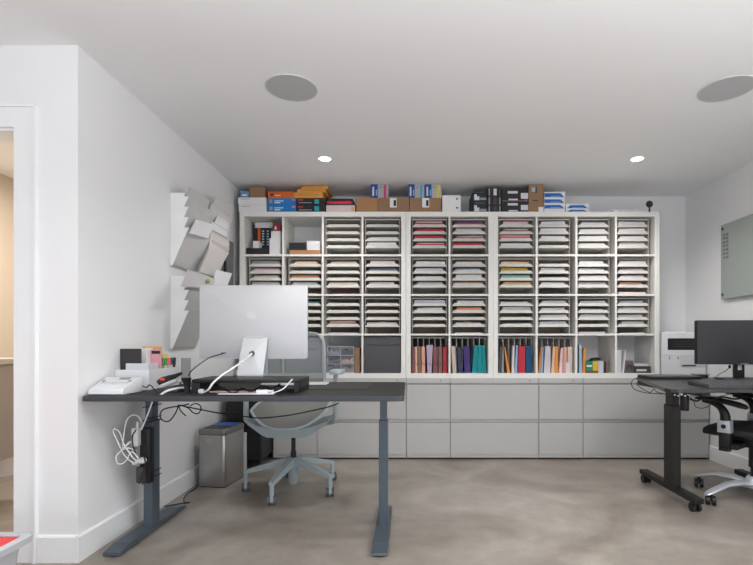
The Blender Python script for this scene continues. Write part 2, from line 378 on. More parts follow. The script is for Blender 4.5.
for r in range(3):
    for c in range(10):
        spec = GR[r][c]
        x0c, x1c = cells[c]; zb = ROWZ[r]
        if (r, c) in ((0, 0), (0, 1)): continue
        wid, xi = (28.6, x0c+.9) if c > 6 else (29.4, x1c-30.0) if c < 2 else (31.0, x0c+1.2)
        lab = 'pale board tray sorter filling cubby in %s row, %s column%s' % (ROWN[r], COLN[c], ' from left' if 0 < c < 9 else '')
        if proto is None: proto = sorter_proto(xi, zb, lab)
        else: copy_tree(proto, xi+wid/2, zb, wid, lab)
        for k, tok in enumerate(spec.split()):
            if tok == '-': continue
            a, _, b2 = tok.partition('/')
            h = {1: 3.3, 2: 4.3, 3: 4.9, 4: 5.35}[int(a[1])]
            if k == 4: h = {1: 1.0, 2: 2.2, 3: 3, 4: 4}[int(a[1])]
            z = zb+6.2*(4-k)+.42 if k < 4 else zb+.02
            xa = xi+random.uniform(1.0, 3.6); xb = xi+wid-random.uniform(1.0, 3.8)
            sk0, sk1 = random.uniform(.6, 2.2), random.uniform(.4, 2.0)
            fy = FRAME_D+1.6+random.uniform(0, 1.2)
            h1 = h*(0.80 if b2 else 1.0)
            tilt = random.uniform(-.35, .35)
            name = PCOL[a[0]][0]
            m = MB().prism([(xa, z), (xb, z), (xb-sk1*h1/h, z+h1-max(0, tilt)), (xa+sk0*h1/h, z+h1+min(0, tilt))], fy, fy+22, 'y')
            o = m.build('paper_stack', pm(a[0]), None)
            tn = TRAYN[k]
            kind = 'paper stack' if int(a[1]) > 1 or b2 else 'thin sheaf'
            extra = (' topped with %s' % PCOL[b2][0]) if b2 else ''
            tag(o, '%s %s%s, %s tray, %s cubby row, %s column' % (name, kind, extra, tn, ROWN[r], COLN[c]), 'paper', 'paper stacks on the sorter trays')
            if b2:
                xs = (xb-xa)
                if b2 in 'TOy' : q0, q1 = (xa+xs*.42, xa+xs*.62) if b2 != 'O' else (xb-5, xb-2.2)
                elif b2 == 'B' and r == 1: q0, q1 = xa+.6, xa+6
                else: q0, q1 = xa+sk0, xb-sk1
                m = MB().prism([(q0, z+h1), (q1, z+h1), (q1-.3, z+h-.2), (q0+.3, z+h-.2)], fy-.1, fy+21, 'y')
                m.build('top_sheet', pm(b2), o)['label'] = '%s sheets lying on top' % PCOL[b2][0]

# ---------------------------------------------------------------- things in the open cubbies of the top row
def pbox(name, m, px0, px1, pytop, zb, D, depth, label, cat, group=None, bev=.15, ztop=None):
    x0, x1 = PX(px0, D), PX(px1, D); zt = PZ(pytop, D) if ztop is None else ztop
    o = bx(x0, x1, D, D+depth, zb, zt, bev, 1).build(name, m)
    tag(o, label, cat, group); o_info[o.name] = (x0, x1, D, zb, zt)
    return o
o_info = {}
def decal(o, m, u0, u1, v0, v1, name='printed_label', label=None, out=.08):
    x0, x1, D, zb, zt = o_info[o.name]
    d = bx(x0+(x1-x0)*u0, x0+(x1-x0)*u1, D-out, D+.05, zb+(zt-zb)*v0, zb+(zt-zb)*v1).build(name, m, o)
    if label: d['label'] = label
    return d
c0 = cells[0]; c1 = cells[1]; z1 = ROWZ[0]
BLKBOX = mat('black_card', (30, 29, 32), 0.5)
WBOX = mat('white_card', (232, 230, 230), 0.6)
GREYTX = mat('grey_print', (150, 150, 155), 0.6)
b = pbox('flat_box', BLKBOX, 246.2, 268.6, 248, z1, 427, 14, 'flat black box at the front of the top left cubby', 'box')
pbox('small_box', WBOX, 252.8, 259, 241, o_info[b.name][4], 429, 8, 'tiny white box standing on the flat black box, top left cubby', 'box')
o = pbox('book', mat('black_book', (36, 34, 38), .6), 253.4, 257.5, 225, z1, 442, 17, 'tall black book upright at left inside the top left cubby', 'book', 'upright items in the top left cubby')
o = pbox('book', mat('orange_book', (226, 96, 44), .6), 257.7, 260.4, 228, z1, 442, 17, 'narrow orange book upright beside the black book, top left cubby', 'book', 'upright items in the top left cubby')
for q, (a, bb) in enumerate([(260.6, 265.2), (265.4, 269.8)]):
    o = pbox('dotted_box', BLKBOX, a, bb, 228, z1, 442, 17, ('left' if q == 0 else 'right')+' of two narrow black boxes with a column of pale squares, top left cubby', 'box', 'upright items in the top left cubby')
    for k in range(6): decal(o, mat('pale_blue_print', (176, 206, 220), .6), .3, .78, .42+.09*k, .47+.09*k, 'printed_square')
pbox('long_box', WBOX, 255, 272.6, 222.4, z1+(PZ(228, 442)-z1), 441, 18, 'long white box lying across upright boxes, top left cubby', 'box')
w1 = pbox('white_box', WBOX, 269.4, 280.6, 238.2, z1, 428, 20, 'larger white box at bottom right of the top left cubby', 'box')
w2 = pbox('white_box', WBOX, 271, 280.6, 231, o_info[w1.name][4], 429, 18, 'smaller white box stacked on larger one, top left cubby', 'box')
o = pbox('book', mat('wine_red_book', (146, 40, 62), .6), 273.2, 280.6, 223, o_info[w2.name][4], 430, 16, 'wine red book on top of the white boxes, top left cubby', 'book')
decal(o, WBOX, .2, .45, .2, .6, 'printed_mark')
kb = pbox('flat_box', KRAFT, 289.4, 320.4, 250, z1, 427, 26, 'flat brown cardboard box in the nearly empty second cubby, top row', 'box')
pbox('box', BLKBOX, 289, 305.8, 242.6, o_info[kb.name][4], 428, 15, 'black box standing on the flat brown cardboard box', 'box')
pbox('box', WBOX, 306.8, 320.0, 240.8, o_info[kb.name][4], 428, 15, 'white box standing on the flat brown cardboard box', 'box')

# ---------------------------------------------------------------- bottom row of cubbies
z4 = ROWZ[3]
def divider_rack(c):
    x0, x1 = cells[c]; xi = x0+1.2; fy = RACK_D
    t = thing('divider_rack', 'pale upright divider rack in bottom row cubby, %s column from left' % COLN[c], 'file rack', (xi+15.5, fy+13, z4), 'divider racks in the bottom row')
    bx(xi, xi+31, fy, fy+26, z4+31, z4+31.7).build('top_board', TRAY, t)
    for s in (xi, xi+30.6): bx(s, s+.4, fy, fy+26, z4, z4+31).build('side_board', TRAY, t)
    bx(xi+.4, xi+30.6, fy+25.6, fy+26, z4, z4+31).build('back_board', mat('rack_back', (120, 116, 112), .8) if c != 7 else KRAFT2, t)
    for k in range(1, 6):
        x = xi+31*k/6
        bx(x-.2, x+.2, fy, fy+25.6, z4, z4+31).build('divider_board', TRAY, t)
for c in (4, 5, 6, 7): divider_rack(c)
# folders: (column, bottom px0, px1, top px0, px1, top py, colour, what)
FD = [(4, 412.0, 415.2, 412.4, 415.0, 346.6, 'x', 'folder'), (4, 415.4, 417.5, 415.2, 417.0, 346.8, 'e', 'folder'), (4, 418, 421.2, 417.6, 420.8, 346.4, 'f', 'folder'),
      (4, 421.8, 425.2, 421.6, 424.8, 346.4, 's', 'folder'), (4, 427.6, 431.6, 426.4, 432.7, 345.0, 'i', 'folder'), (4, 433.2, 437.6, 433.2, 437.6, 346.4, 'x', 'folder'),
      (4, 438.6, 442.2, 438.4, 442.0, 346.6, 'f', 'folder'), (4, 443.2, 446.8, 443, 446.4, 346.8, 'R', 'folder'),
      (5, 452.8, 456.4, 451.2, 455.4, 346.2, 'b', 'folder'), (5, 458.6, 462.8, 457.2, 461.0, 347.5, 'n', 'folder'), (5, 464.6, 470.6, 463.6, 469.6, 346.2, 'V', 'folder'),
      (5, 472.0, 477.0, 474.4, 478.4, 345.4, 'T', 'folder'), (5, 477.2, 481.6, 478.6, 482.0, 345.2, 'T', 'folder'), (5, 481.8, 486.8, 482.2, 484.8, 345.4, 'T', 'folder'),
      (6, 498.8, 501.4, 500.0, 502.6, 346.5, 'd', 'folder'), (6, 501.6, 504.0, 502.8, 503.6, 346.5, 'g', 'folder'), (6, 507.4, 510.0, 504.2, 505.2, 347, 'O', 'folder'),
      (6, 511.6, 514.4, 512.8, 514.6, 345.6, 'w', 'folder'), (6, 515.0, 517.2, 516.2, 517.8, 345.2, 'u', 'folder'), (6, 518.2, 525.2, 518.4, 525.4, 346.2, 'R', 'folder'),
      (6, 525.8, 531.8, 526.0, 531.6, 346.2, 'B', 'folder'),
      (7, 538.4, 539.8, 541.4, 542.4, 347, 'O', 'folder'), (7, 540.2, 542.8, 542.8, 543.6, 347.2, 'u', 'folder'), (7, 543.8, 550.4, 545.4, 550.6, 346.2, 'l', 'folder'), (7, 551.2, 554.4, 553.4, 555.0, 346.4, 'e', 'folder'),
      (7, 554.6, 558.2, 555.4, 558.0, 346.2, 'O', 'folder'), (7, 558.6, 562.2, 561.2, 563.0, 348.0, 'p', 'folder'), (7, 562.6, 566.6, 563.8, 567.0, 347.2, 's', 'folder'),
      (7, 567.0, 572.2, 568.0, 572.6, 346.8, 'b', 'folder'),
      (8, 577.4, 578.8, 577.4, 578.6, 346.6, 'K', 'folder'), (8, 579.0, 582.2, 579.2, 581.8, 344.6, 'u', 'folder'), (8, 582.4, 585.4, 583.6, 586.0, 348.2, 'O', 'folder'),
      (9, 616.8, 621.2, 616.8, 621.4, 350.0, 'w', 'folder'), (9, 622.2, 624.0, 625.2, 626.6, 350.4, 'w', 'folder')]
cnt = {}
for c, *_r, col, wh in FD: cnt[(c, col)] = cnt.get((c, col), 0)+1
seen = {}
for k, (c, a0, a1, b0, b1, py, col, wh) in enumerate(FD):
    D = 427.5+(k % 3)*.5
    zt = PZ(py, D)
    m = MB().prism([(PX(a0, D), z4), (PX(a1, D), z4), (PX(b1, D), zt), (PX(b0, D), zt)], D, D+5.2 if c in (4, 5, 6, 7) else D+24, 'y', bev=.08, seg=1)
    o = m.build('upright_folder', pm(col))
    # the cubby's dividers stand 5 cm further back: folders reach in between them
    seen[(c, col)] = seen.get((c, col), 0)+1
    nth = '' if cnt[(c, col)] == 1 else ['leftmost ', 'middle ' if cnt[(c, col)] > 2 else 'rightmost ', 'rightmost '][seen[(c, col)]-1]
    where = {4: 'banded folders cubby under red trays', 5: 'cubby with teal and violet folders', 6: 'cubby with red and blue folders', 7: 'cubby of peach and orange folders',
             8: 'bottom cubby with green and yellow box', 9: 'rightmost bottom cubby'}[c]
    tag(o, '%s%s upright folder in the %s' % (nth, PCOL[col][0], where), 'folder', 'upright folders in the bottom cubbies')
    if c == 4:
        zz = z4+8
        MB().tube([(PX(a0, D), D-.15, zz+1.2), (PX(a1, D), D-.15, zz-1.0)], .18, 5).build('elastic_band', CORD, o)
    if col in 'Tn' and c == 5:
        MB().box(PX((a0+b0*2)/3, D)+.4, PX((a1+b1*2)/3, D)-.4, D-.1, D, zt-4.2, zt-3.9).build('flap_edge', pm('V' if col == 'n' else 't'), o)
D = 426.5
pbox('card_packet', pm('w'), 565.5, 570, 362.5, z4, D, .8, 'small white card packet in front of the peach and orange folders', 'card')
o = pbox('small_box', mat('brown_box_card', (120, 84, 54), .8), 586, 598.2, 370.6, z4, 427, 16, 'shallow brown box under the green and yellow carton', 'box')
g = pbox('printed_carton', mat('green_card', (20, 128, 100), .6), 585.8, 598.0, 361.2, o_info[o.name][4], 427, 16, 'green and yellow printed carton in a bottom cubby', 'carton')
decal(g, mat('yellow_card', (222, 178, 40), .6), .58, 1.0, 0, 1, 'yellow_panel', 'yellow end panel'); decal(g, WBOX, .06, .5, .4, .58, 'printed_words')
pbox('white_carton', pm('l'), 598.4, 603.6, 361.0, z4, 427, 16, 'pale lilac carton right of the green and yellow carton', 'carton')
pbox('notebook', mat('black_book', (36, 34, 38), .6), 604.0, 606.0, 361.4, z4, 428, 16, 'thin black notebook right of the pale lilac carton', 'notebook')
pbox('notebook', pm('f'), 606.2, 608.4, 361.8, z4, 428, 16, 'brown notebook at the right end beside the black notebook', 'notebook')
zc = PZ(361.0, 427)
m = MB()
for k in range(3):
    m.tube([(PX(597, 432)+(5.5-k)*math.cos(a), 436+5*math.sin(a), zc+.45+.8*k+.35*math.sin(2*a)) for a in [2*math.pi*j/14 for j in range(14)]], .38, 6, 3, closed=True)
tag(m.build('coiled_cable', CORD, None, True), 'coil of black cable lying on the green carton', 'cable')
t = thing('hand_tool', 'dark grey gadget with a red button in the rightmost bottom cubby', 'gadget', (PX(629.5, 428), 432, z4))
x = PX(629.5, 428)
MB().prism([(x-4.4, z4), (x+4.0, z4), (x+4.6, z4+6), (x+3.4, z4+10.8), (x-3.0, z4+11.2), (x-4.2, z4+7)], 428, 438, 'y', bev=.8).build('body', mat('gadget_grey', (92, 90, 88), .5), t, True)
MB().cyl((x-.6, 428.2, z4+9.4), (x-.6, 427.4, z4+9.4), .75, None, 14).build('button', mat('red_plastic', (214, 44, 44), .4), t)
MB().tube([(x-2, 427.8, z4+3), (x-2.4, 427.3, z4+6), (x+1.2, 427.3, z4+7), (x+2, 427.6, z4+3)], .3, 6, 4).build('cord', CORD, t)
d1 = pbox('desk_device', DKGREY, 635.4, 650.8, 366.2, z4, 427, 14, 'dark low box with a pale front slot, rightmost bottom cubby', 'box')
decal(d1, WPL2, .08, .72, .28, .55, 'front_slot', 'pale front slot')
pbox('flat_case', WPL2, 634.6, 648.4, 364.0, o_info[d1.name][4], 427.5, 13, 'pale flat case on the dark low box, rightmost bottom cubby', 'case')
# fabric bin and clear drawer tower, grey bins behind the computer
x0, x1 = cells[3]
t = thing('fabric_bin', 'charcoal fabric storage bin filling a bottom cubby behind the left desk', 'storage bin', ((x0+x1)/2, 442, z4))
FAB = mat('charcoal_fabric', (88, 87, 90), 0.95, bump=.4, bscale=500)
bx(x0+.5, x1-.5, 425.5, 459, z4, z4+32.2, .5).build('body', FAB, t, True)
MB().tube([(x0+3, 425.4, z4+25.6), ((x0+x1)/2, 425.2, z4+24.8), (x1-1, 425.4, z4+25.6)], .22, 6, 4).build('seam', mat('seam_fabric', (66, 65, 68), .95), t)
x0, x1 = cells[2]
t = thing('drawer_tower', 'clear six drawer organiser full of small supplies, bottom cubby', 'drawer organiser', (PX(340.5, 428), 438, z4))
CLEAR = mat('clear_plastic', (226, 228, 232), .15, alpha=.16)
WF = mat('drawer_frame', (205, 206, 208), .4)
ax, bxx = PX(327, 428), PX(354, 428)
for k in range(4): bx(ax, bxx, 428, 450, z4+7.7*k, z4+7.7*k+.5).build('shelf', WF, t)
for xx in (ax, (ax+bxx)/2-.2, bxx-.4): bx(xx, xx+.4, 428, 450, z4+.5, z4+23.1).build('upright', WF, t)
cs_ = [(70, 76, 96), (120, 110, 116), (60, 66, 90), (186, 150, 140), (120, 130, 150), (36, 44, 62)]
for r in range(3):
    for q in range(2):
        a = ax+.5+q*((bxx-ax)/2); bb = a+(bxx-ax)/2-.9
        d = bx(a, bb, 427.6, 449, z4+7.7*r+.6, z4+7.7*r+7.0).build('drawer', CLEAR, t)
        m = MB()
        for j in range(5):
            cx = a+1.6+j*(bb-a-3)/4; m.box(cx-1.15, cx+1.15, 428.4, 433+random.random()*6, z4+7.7*r+.8, z4+7.7*r+3.6+random.random()*2.6, .2, 1)
        m.build('contents', mat('supplies_%d' % (r*2+q), cs_[r*2+q], .6, var=.5, scale=60), d)
pbox('cardboard_box', KRAFT2, 354.6, 359.8, 347.5, z4, 429, 22, 'narrow brown cardboard box right of the clear drawer organiser', 'box')
for c, nm in ((0, 'leftmost'), (1, 'second')):
    x0, x1 = cells[c]
    t = thing('storage_bin', 'pale grey storage bin glimpsed under the silver computer, %s column' % nm, 'storage bin', ((x0+x1)/2, 442, z4), 'grey bins behind the computer')
    bx(x0+.6, x1-.6, 427, 459, z4, z4+31.5, .4).build('body', mat('bin_grey', (176, 178, 182), .7), t)
    bx(x0+4, x1-4, 426.7, 427.1, z4+20, z4+22).build('handle', mat('bin_handle', (150, 152, 156), .6), t)

# ---------------------------------------------------------------- on top of the shelving
zt = TOPZ
TG = 'boxes on top of the shelving'
a = pbox('flat_carton', WBOX, 238.6, 266.4, 204.4, zt, 424.6, 30, 'lower of two flat white cartons at left end on shelving top', 'box', TG)
b = pbox('flat_carton', WBOX, 238.0, 266.0, 197.4, o_info[a.name][4], 424.4, 30, 'upper of two flat white cartons at left end on shelving top', 'box', TG)
for q in (a, b): decal(q, GREYTX, .1, .42, .72, .78, 'printed_line')
zz = o_info[b.name][4]
o = pbox('small_box', mat('sky_blue_card', (104, 146, 184), .6), 240.4, 248.8, 191.2, zz, 428, 12, 'small pale blue box beside the brown box, left end of shelving top', 'box', TG); decal(o, WBOX, .2, .8, .35, .6)
pbox('small_box', KRAFT2, 249.4, 264.8, 186.6, zz, 427, 18, 'small brown cardboard box on the white cartons, left end of shelving top', 'box', TG)
BL = mat('bright_blue_card', (24, 122, 196), .5); OR = mat('orange_card', (214, 104, 32), .6)
za = zt
for nm, y in (('lower', 204.8), ('upper', 198.2)):
    o = pbox('blue_ream_box', BL, 267.6, 296.0, y, za, 425.5, 28, nm+' of two flat bright blue boxes beneath the orange box', 'box', TG); za = o_info[o.name][4]
    decal(o, mat('tan_print', (170, 150, 140), .6), .07, .17, .25, .75, 'printed_mark'); decal(o, mat('pale_print', (180, 210, 230), .6), .24, .56, .5, .68, 'printed_words'); decal(o, WBOX, .24, .45, .25, .4, 'printed_words')
    decal(o, mat('pink_print', (224, 120, 150), .6), .86, .97, .62, .84, 'printed_mark')
o = pbox('orange_box', OR, 268.0, 294.4, 191.4, za, 426, 26, 'flat orange box lying on the two bright blue boxes', 'box', TG); blue_top = o_info[o.name][4]
decal(o, mat('dark_print', (60, 50, 60), .6), .09, .2, .3, .75, 'printed_mark'); decal(o, WBOX, .28, .48, .35, .48, 'printed_words')
za = zt
for nm, y in (('lower', 204.8), ('upper', 198.2)):
    o = pbox('black_carton', BLKBOX, 296.6, 325.4, y, za, 426, 28, nm+' of two black cartons with red and teal print, under gold envelopes', 'box', TG); za = o_info[o.name][4]
    decal(o, mat('dull_red_print', (170, 50, 50), .6), .04, .22, .6, .85, 'printed_mark'); decal(o, mat('teal_print', (40, 160, 170), .6), .62, .78, .18, .82, 'printed_mark'); decal(o, GREYTX, .08, .52, .25, .38, 'printed_words')
GOLD = mat('gold_kraft_paper', (222, 156, 72), .6, var=.1)
zz = za
for k, (a0, a1, hh, nm) in enumerate([(293.6, 322.6, 5.4, 'lowest'), (296.5, 325.4, 3.4, 'middle'), (300.5, 327.6, 3.0, 'topmost')]):
    xx0, xx1 = PX(a0, 425), PX(a1, 425)
    y0 = 425+k*1.4
    m = MB().prism([(xx0, zz+.2), (xx0+1, zz), (xx1-1.2, zz), (xx1, zz+.5), (xx1-.2, zz+hh-.7), (xx1-1.6, zz+hh), (xx0+1.5, zz+hh-.4), (xx0+.1, zz+hh-1)], y0, y0+26, 'y', bev=.3)
    o = m.build('padded_envelope', GOLD, None, True); tag(o, nm+' of three gold padded envelope bundles on the black cartons', 'envelope', 'gold padded envelopes')
    m = MB(); m.box(xx0+3, xx1-4, y0-.08, y0+.05, zz+hh*.45, zz+hh*.52); m.build('flap_seam', mat('gold_seam', (176, 112, 44), .7), o)
    zz += hh
o = pbox('flat_carton', mat('pinkish_card', (226, 206, 204), .6), 326.2, 354.8, 205.2, zt, 426, 26, 'pale pinkish flat box beneath the red and black binder', 'box', TG); decal(o, mat('amber_print', (224, 170, 100), .6), .88, .96, .2, .8, 'printed_mark')
zz = o_info[o.name][4]
t = thing('binder', 'glossy red and black binder lying on the pale pinkish flat box', 'binder', (PX(340, 427), 440, zz))
m = MB().prism([(PX(325.8, 427), zz), (PX(354.2, 427), zz), (PX(355, 427), zz+2.5), (PX(352.6, 427), zz+6.1), (PX(330, 427), zz+6.3), (PX(325.8, 427), zz+5)], 427, 450, 'y', bev=.5); m.build('cover', BLKBOX, t, True)
MB().prism([(PX(327, 427), zz+1.7), (PX(351, 427), zz+1.4), (PX(352.6, 427), zz+2.6), (PX(350, 427), zz+4.2), (PX(327, 427), zz+3.6)], 426.6, 440, 'y', bev=.2).build('red_spine', mat('glossy_red', (230, 40, 72), .3), t, True)
kb = []
for a0, a1, mm, lab in [(356.4, 377.8, KRAFT, 'plain light brown cardboard box, left of three below the toner cartons'), (378.2, 409.0, KRAFT2, 'brown cardboard box with white label, under the magenta striped toner carton'),
                    (409.6, 441.2, KRAFT2, 'brown cardboard box with white label, under the cyan and yellow striped toner cartons')]:
    o = pbox('cardboard_box', mm, a0, a1, 197.8, zt, 425, 28, lab, 'box', 'cardboard boxes on top of the shelving'); kb.append(o)
for o, u in ((kb[1], .38), (kb[2], .40)):
    decal(o, WBOX, u, u+.22, .32, .98, 'shipping_label', 'white shipping label'); decal(o, BLKBOX, u+.12, u+.2, .42, .84, 'barcode', out=.14)
zz = o_info[kb[1].name][4]
TB = mat('toner_blue', (24, 74, 140), .5); TGR = mat('toner_grey', (176, 172, 176), .5)
for a0, a1, cc, nm in [(370.6, 388.4, (206, 66, 128), 'magenta'), (408.2, 424.4, (60, 168, 206), 'cyan'), (424.8, 441.6, (226, 204, 44), 'yellow')]:
    o = pbox('toner_carton', TGR, a0, a1, 184.3, zz, 427, 18, 'blue and grey toner carton with a %s stripe on the cardboard boxes' % nm, 'toner carton', 'toner cartons on top of the shelving')
    decal(o, TB, 0, .4, 0, 1, 'blue_panel', 'blue end panel'); decal(o, mat('stripe_'+nm, cc, .5), .74, .88, .04, .96, 'colour_stripe', nm+' stripe')
    decal(o, mat('silver_print', (206, 212, 230), .5), .1, .2, .18, .82, 'printed_words', out=.14); decal(o, mat('ice_print', (150, 190, 224), .5), .3, .36, .2, .62, 'printed_words', out=.14)
    decal(o, GREYTX, .46, .68, .74, .84, 'printed_words', out=.12)
o = pbox('white_carton', WBOX, 442.2, 460.6, 195.2, zt, 425, 26, 'plain white carton with two blue dots, right of the cardboard boxes', 'box', TG)
for v in (.25, .78):
    x0_, x1_, D_, zb_, zt_ = o_info[o.name]
    xx = x0_+(x1_-x0_)*.8; zv = zb_+(zt_-zb_)*v
    MB().cyl((xx, D_-.12, zv), (xx, D_+.02, zv), .9, None, 16).build('blue_dot', mat('blue_dot', (40, 84, 170), .5), o)
BT = mat('off_white_print', (214, 212, 220), .6)
za = zt
for nm, y in (('lower', 201.0), ('upper', 190.2)):
    o = pbox('black_carton', BLKBOX, 473.4, 486.8, y, za, 426, 30, nm+' of two black cartons with square white label, left in the black group', 'box', 'black cartons on top of the shelving'); za = o_info[o.name][4]
    decal(o, BT, .06, .45, .08, .42, 'printed_label'); decal(o, BT, .06, .26, .42, .62, 'printed_label'); decal(o, mat('petrol_print', (50, 96, 120), .6), .08, .8, .78, .86, 'printed_words'); decal(o, GREYTX, .5, .96, .1, .3, 'printed_words')
za = zt
for nm, y in (('lowest', 205.4), ('middle', 196.4), ('topmost', 187.6)):
    o = pbox('black_carton', BLKBOX, 487.2, 501.6, y, za, 426.5, 26, nm+' of three black cartons with upright white marks, in the black group', 'box', 'black cartons on top of the shelving'); za = o_info[o.name][4]
    decal(o, GREYTX, .1, .19, .1, .9, 'printed_bar'); decal(o, BT if nm == 'topmost' else DKGREY, .44, .66, .12, .88, 'printed_bar'); decal(o, GREYTX if nm != 'topmost' else DKGREY, .84, .92, .12, .88, 'printed_bar')
za = zt
for nm, y in (('lower', 201.2), ('upper', 188.8)):
    o = pbox('black_carton', BLKBOX, 502.0, 528.2, y, za, 426, 28, nm+' of two wide black cartons with white words, left of the tall brown boxes', 'box', 'black cartons on top of the shelving'); za = o_info[o.name][4]
    decal(o, BT, .22, .6, .62, .82, 'printed_words'); decal(o, BT, .25, .6, .08, .2, 'printed_words'); decal(o, BT, .72, 1.0, .2, .66, 'printed_label'); decal(o, KRAFT2, 0, 1, 0, .05, 'tape_edge')
    decal(o, mat('label_blue', (40, 90, 170), .5), .86, .99, .06, .16, 'printed_mark')
za = zt
for nm, y in (('lower', 196.6), ('upper', 184.4)):
    o = pbox('cardboard_box', KRAFT2, 528.8, 543.4, y, za, 426, 26, nm+' of two stacked brown cardboard boxes beside the black cartons', 'box', 'cardboard boxes on top of the shelving'); za = o_info[o.name][4]
    if nm == 'upper': decal(o, mat('pale_blue_label', (160, 186, 210), .6), .2, .44, .4, .74, 'printed_label'); decal(o, BLKBOX, .46, .54, .3, .8, 'printed_mark', out=.12)
    else: decal(o, BLKBOX, .28, .6, .72, .78, 'printed_words'); decal(o, WBOX, .66, 1, 0, .34, 'printed_label')
RB = mat('ream_blue', (16, 100, 184), .45)
def ream(a0, a1, ytop, zb, lab, blue=True, left=False):
    o = pbox('paper_ream', WBOX, a0, a1, ytop, zb, 426, 26, lab, 'paper ream', 'paper reams on top of the shelving')
    if blue:
        x0, x1, D, zb_, zt_ = o_info[o.name]; h = zt_-zb_; w_ = x1-x0
        m = MB().prism([(x0+(w_*.04 if left else .2), zb_+h*.14), (x1-w_*.05, zb_+h*.14), (x1-w_*.22, zb_+h*.76), (x0+(w_*.2 if left else .2), zb_+h*.76)], D-.08, D+.05, 'y')
        m.build('blue_band', RB, o)['label'] = 'blue printed band'
        decal(o, mat('pale_words', (150, 190, 226), .5), .3, .78, .24, .34, 'printed_words', out=.14)
    return o_info[o.name][4]
za = zt
za = ream(544.2, 565.2, 209.3, za, 'lowest of four stacked paper reams, plain pale wrapper without blue', blue=False)
for nm, y in (('second lowest', 203.7), ('second highest', 198.0), ('topmost', 191.8)):
    za = ream(544.2, 565.2, y, za, nm+' of four stacked paper reams, blue and white wrapper')
za = ream(565.8, 588.8, 208.9, zt, 'lower of two blue and white reams in the short stack', left=True)
za = ream(565.8, 588.8, 204.0, za, 'upper of two blue and white reams in the short stack', left=True)
o = pbox('flat_packet', WBOX, 613.4, 637.0, 209.9, zt, 425, 20, 'thin white packet with red lettering alone on shelving top', 'packet'); decal(o, mat('red_print', (206, 70, 56), .6), .22, .84, .3, .55, 'printed_words')
t = thing('web_camera', 'small round black camera on a short stalk, right end of shelving top', 'camera', (PX(649.4, 428), 430, zt))
x = PX(649.4, 430)
MB().lathe((x, 430, zt), [(2.2, 0), (2.1, .5), (.8, .9), (.7, 6.0)], 20).build('stand', BLACK, t, True)
MB().ball((x, 430, zt+8.4), 3.1, 24, (1, .75, 1)).build('head', BLACK, t, True)
MB().cyl((x, 427.9, zt+8.4), (x, 427.3, zt+8.4), 1.3, None, 20).build('lens', mat('lens_glass', (70, 74, 80), .1), t)

# ---------------------------------------------------------------- steel filing cabinets under the shelving
FC = [(-119.9, -81.3, 'narrow'), (-81.1, -2.6, 'wide'), (-2.3, 36.3, 'narrow'), (36.5, 114.5, 'wide'), (114.8, 153.6, 'narrow'), (153.8, 231.8, 'wide'), (232.0, 265.0, 'narrow')]
FL = ['narrow pale steel filing cabinet behind the left chair, next to the black pedestal', 'wide pale steel filing cabinet behind the right leg of the left desk', 'narrow pale steel filing cabinet below the mauve and teal folders',
      'wide pale steel filing cabinet at the centre, right of a narrow one below teal folders', 'narrow pale steel filing cabinet below the peach and orange folders', 'wide pale steel filing cabinet partly behind the black desk leg',
      'narrow pale steel filing cabinet at the far right, below the printer']
FTOP = TOPZ-147
for (x0, x1, sz), lab in zip(FC, FL):
    t = thing('filing_cabinet', lab, 'filing cabinet', ((x0+x1)/2, SD+18, 0), 'pale steel filing cabinets')
    z0, z1_ = 1.6, FTOP
    bx(x0, x1, SD+1.2, SD+37, z0, z1_-.02).build('body', STEELW, t)
    bx(x0+.1, x1-.1, SD-.1, SD+1.2, 67.4, z1_-.02, .1, 1).build('top_rail', STEELW, t)
    bx(x0+.1, x1-.1, SD+.1, SD+1.2, z0, 3.9, .1, 1).build('bottom_rail', STEELW, t)
    for zz0, zz1 in ((4.3, 33.1), (35.6, 66.9)):
        dr = bx(x0+.15, x1-.15, SD-.2, SD+1.1, zz0, zz1-1.0, .15, 1).build('drawer_front', STEELW, t)
        bx(x0+.15, x1-.15, SD+.35, SD+1.1, zz1-1.0, zz1).build('finger_pull', mat('pull_grey', (150, 150, 148), .5), dr)
    bx(x0+.6, x1-.6, SD+3, SD+35, 0, z0).build('plinth', GAP, t)
    lx = x1-8.5 if sz == 'narrow' else x1-8
    MB().cyl((lx, SD-.35, 69.6), (lx, SD+.05, 69.6), .5, None, 14).build('lock', mat('lock_metal', (56, 56, 58), .4, .5), t)

# black pedestal on castors at the left end, slim white panel
t = thing('mobile_pedestal', 'black drawer pedestal on castors between steel bin and pale cabinets', 'pedestal', (-135, 416, 0))
bx(-150, -121.2, 394, 438, 6.5, 66, .5).build('body', mat('black_laminate', (36, 37, 40), .5), t)
for a_, b_ in ((7.2, 25), (25.6, 44), (44.6, 65.4)): bx(-149.4, -121.8, 392.8, 394, a_, b_, .2, 1).build('drawer_front', BLACK, t)
for xx in (-146.5, -125):
    for yy in (398, 434): MB().cyl((xx-1.2, yy, 2.6), (xx+1.2, yy, 2.6), 2.6).box(xx-.6, xx+.6, yy-.8, yy+.8, 2.6, 6.5).build('castor', BLACK, t, True)
tag(bx(PX(246.3, 400), PX(250.0, 400), 379, 392.4, 0, 30, .4).build('slim_panel', WPL), 'slim white upright panel on the floor right of the steel bin', 'panel')

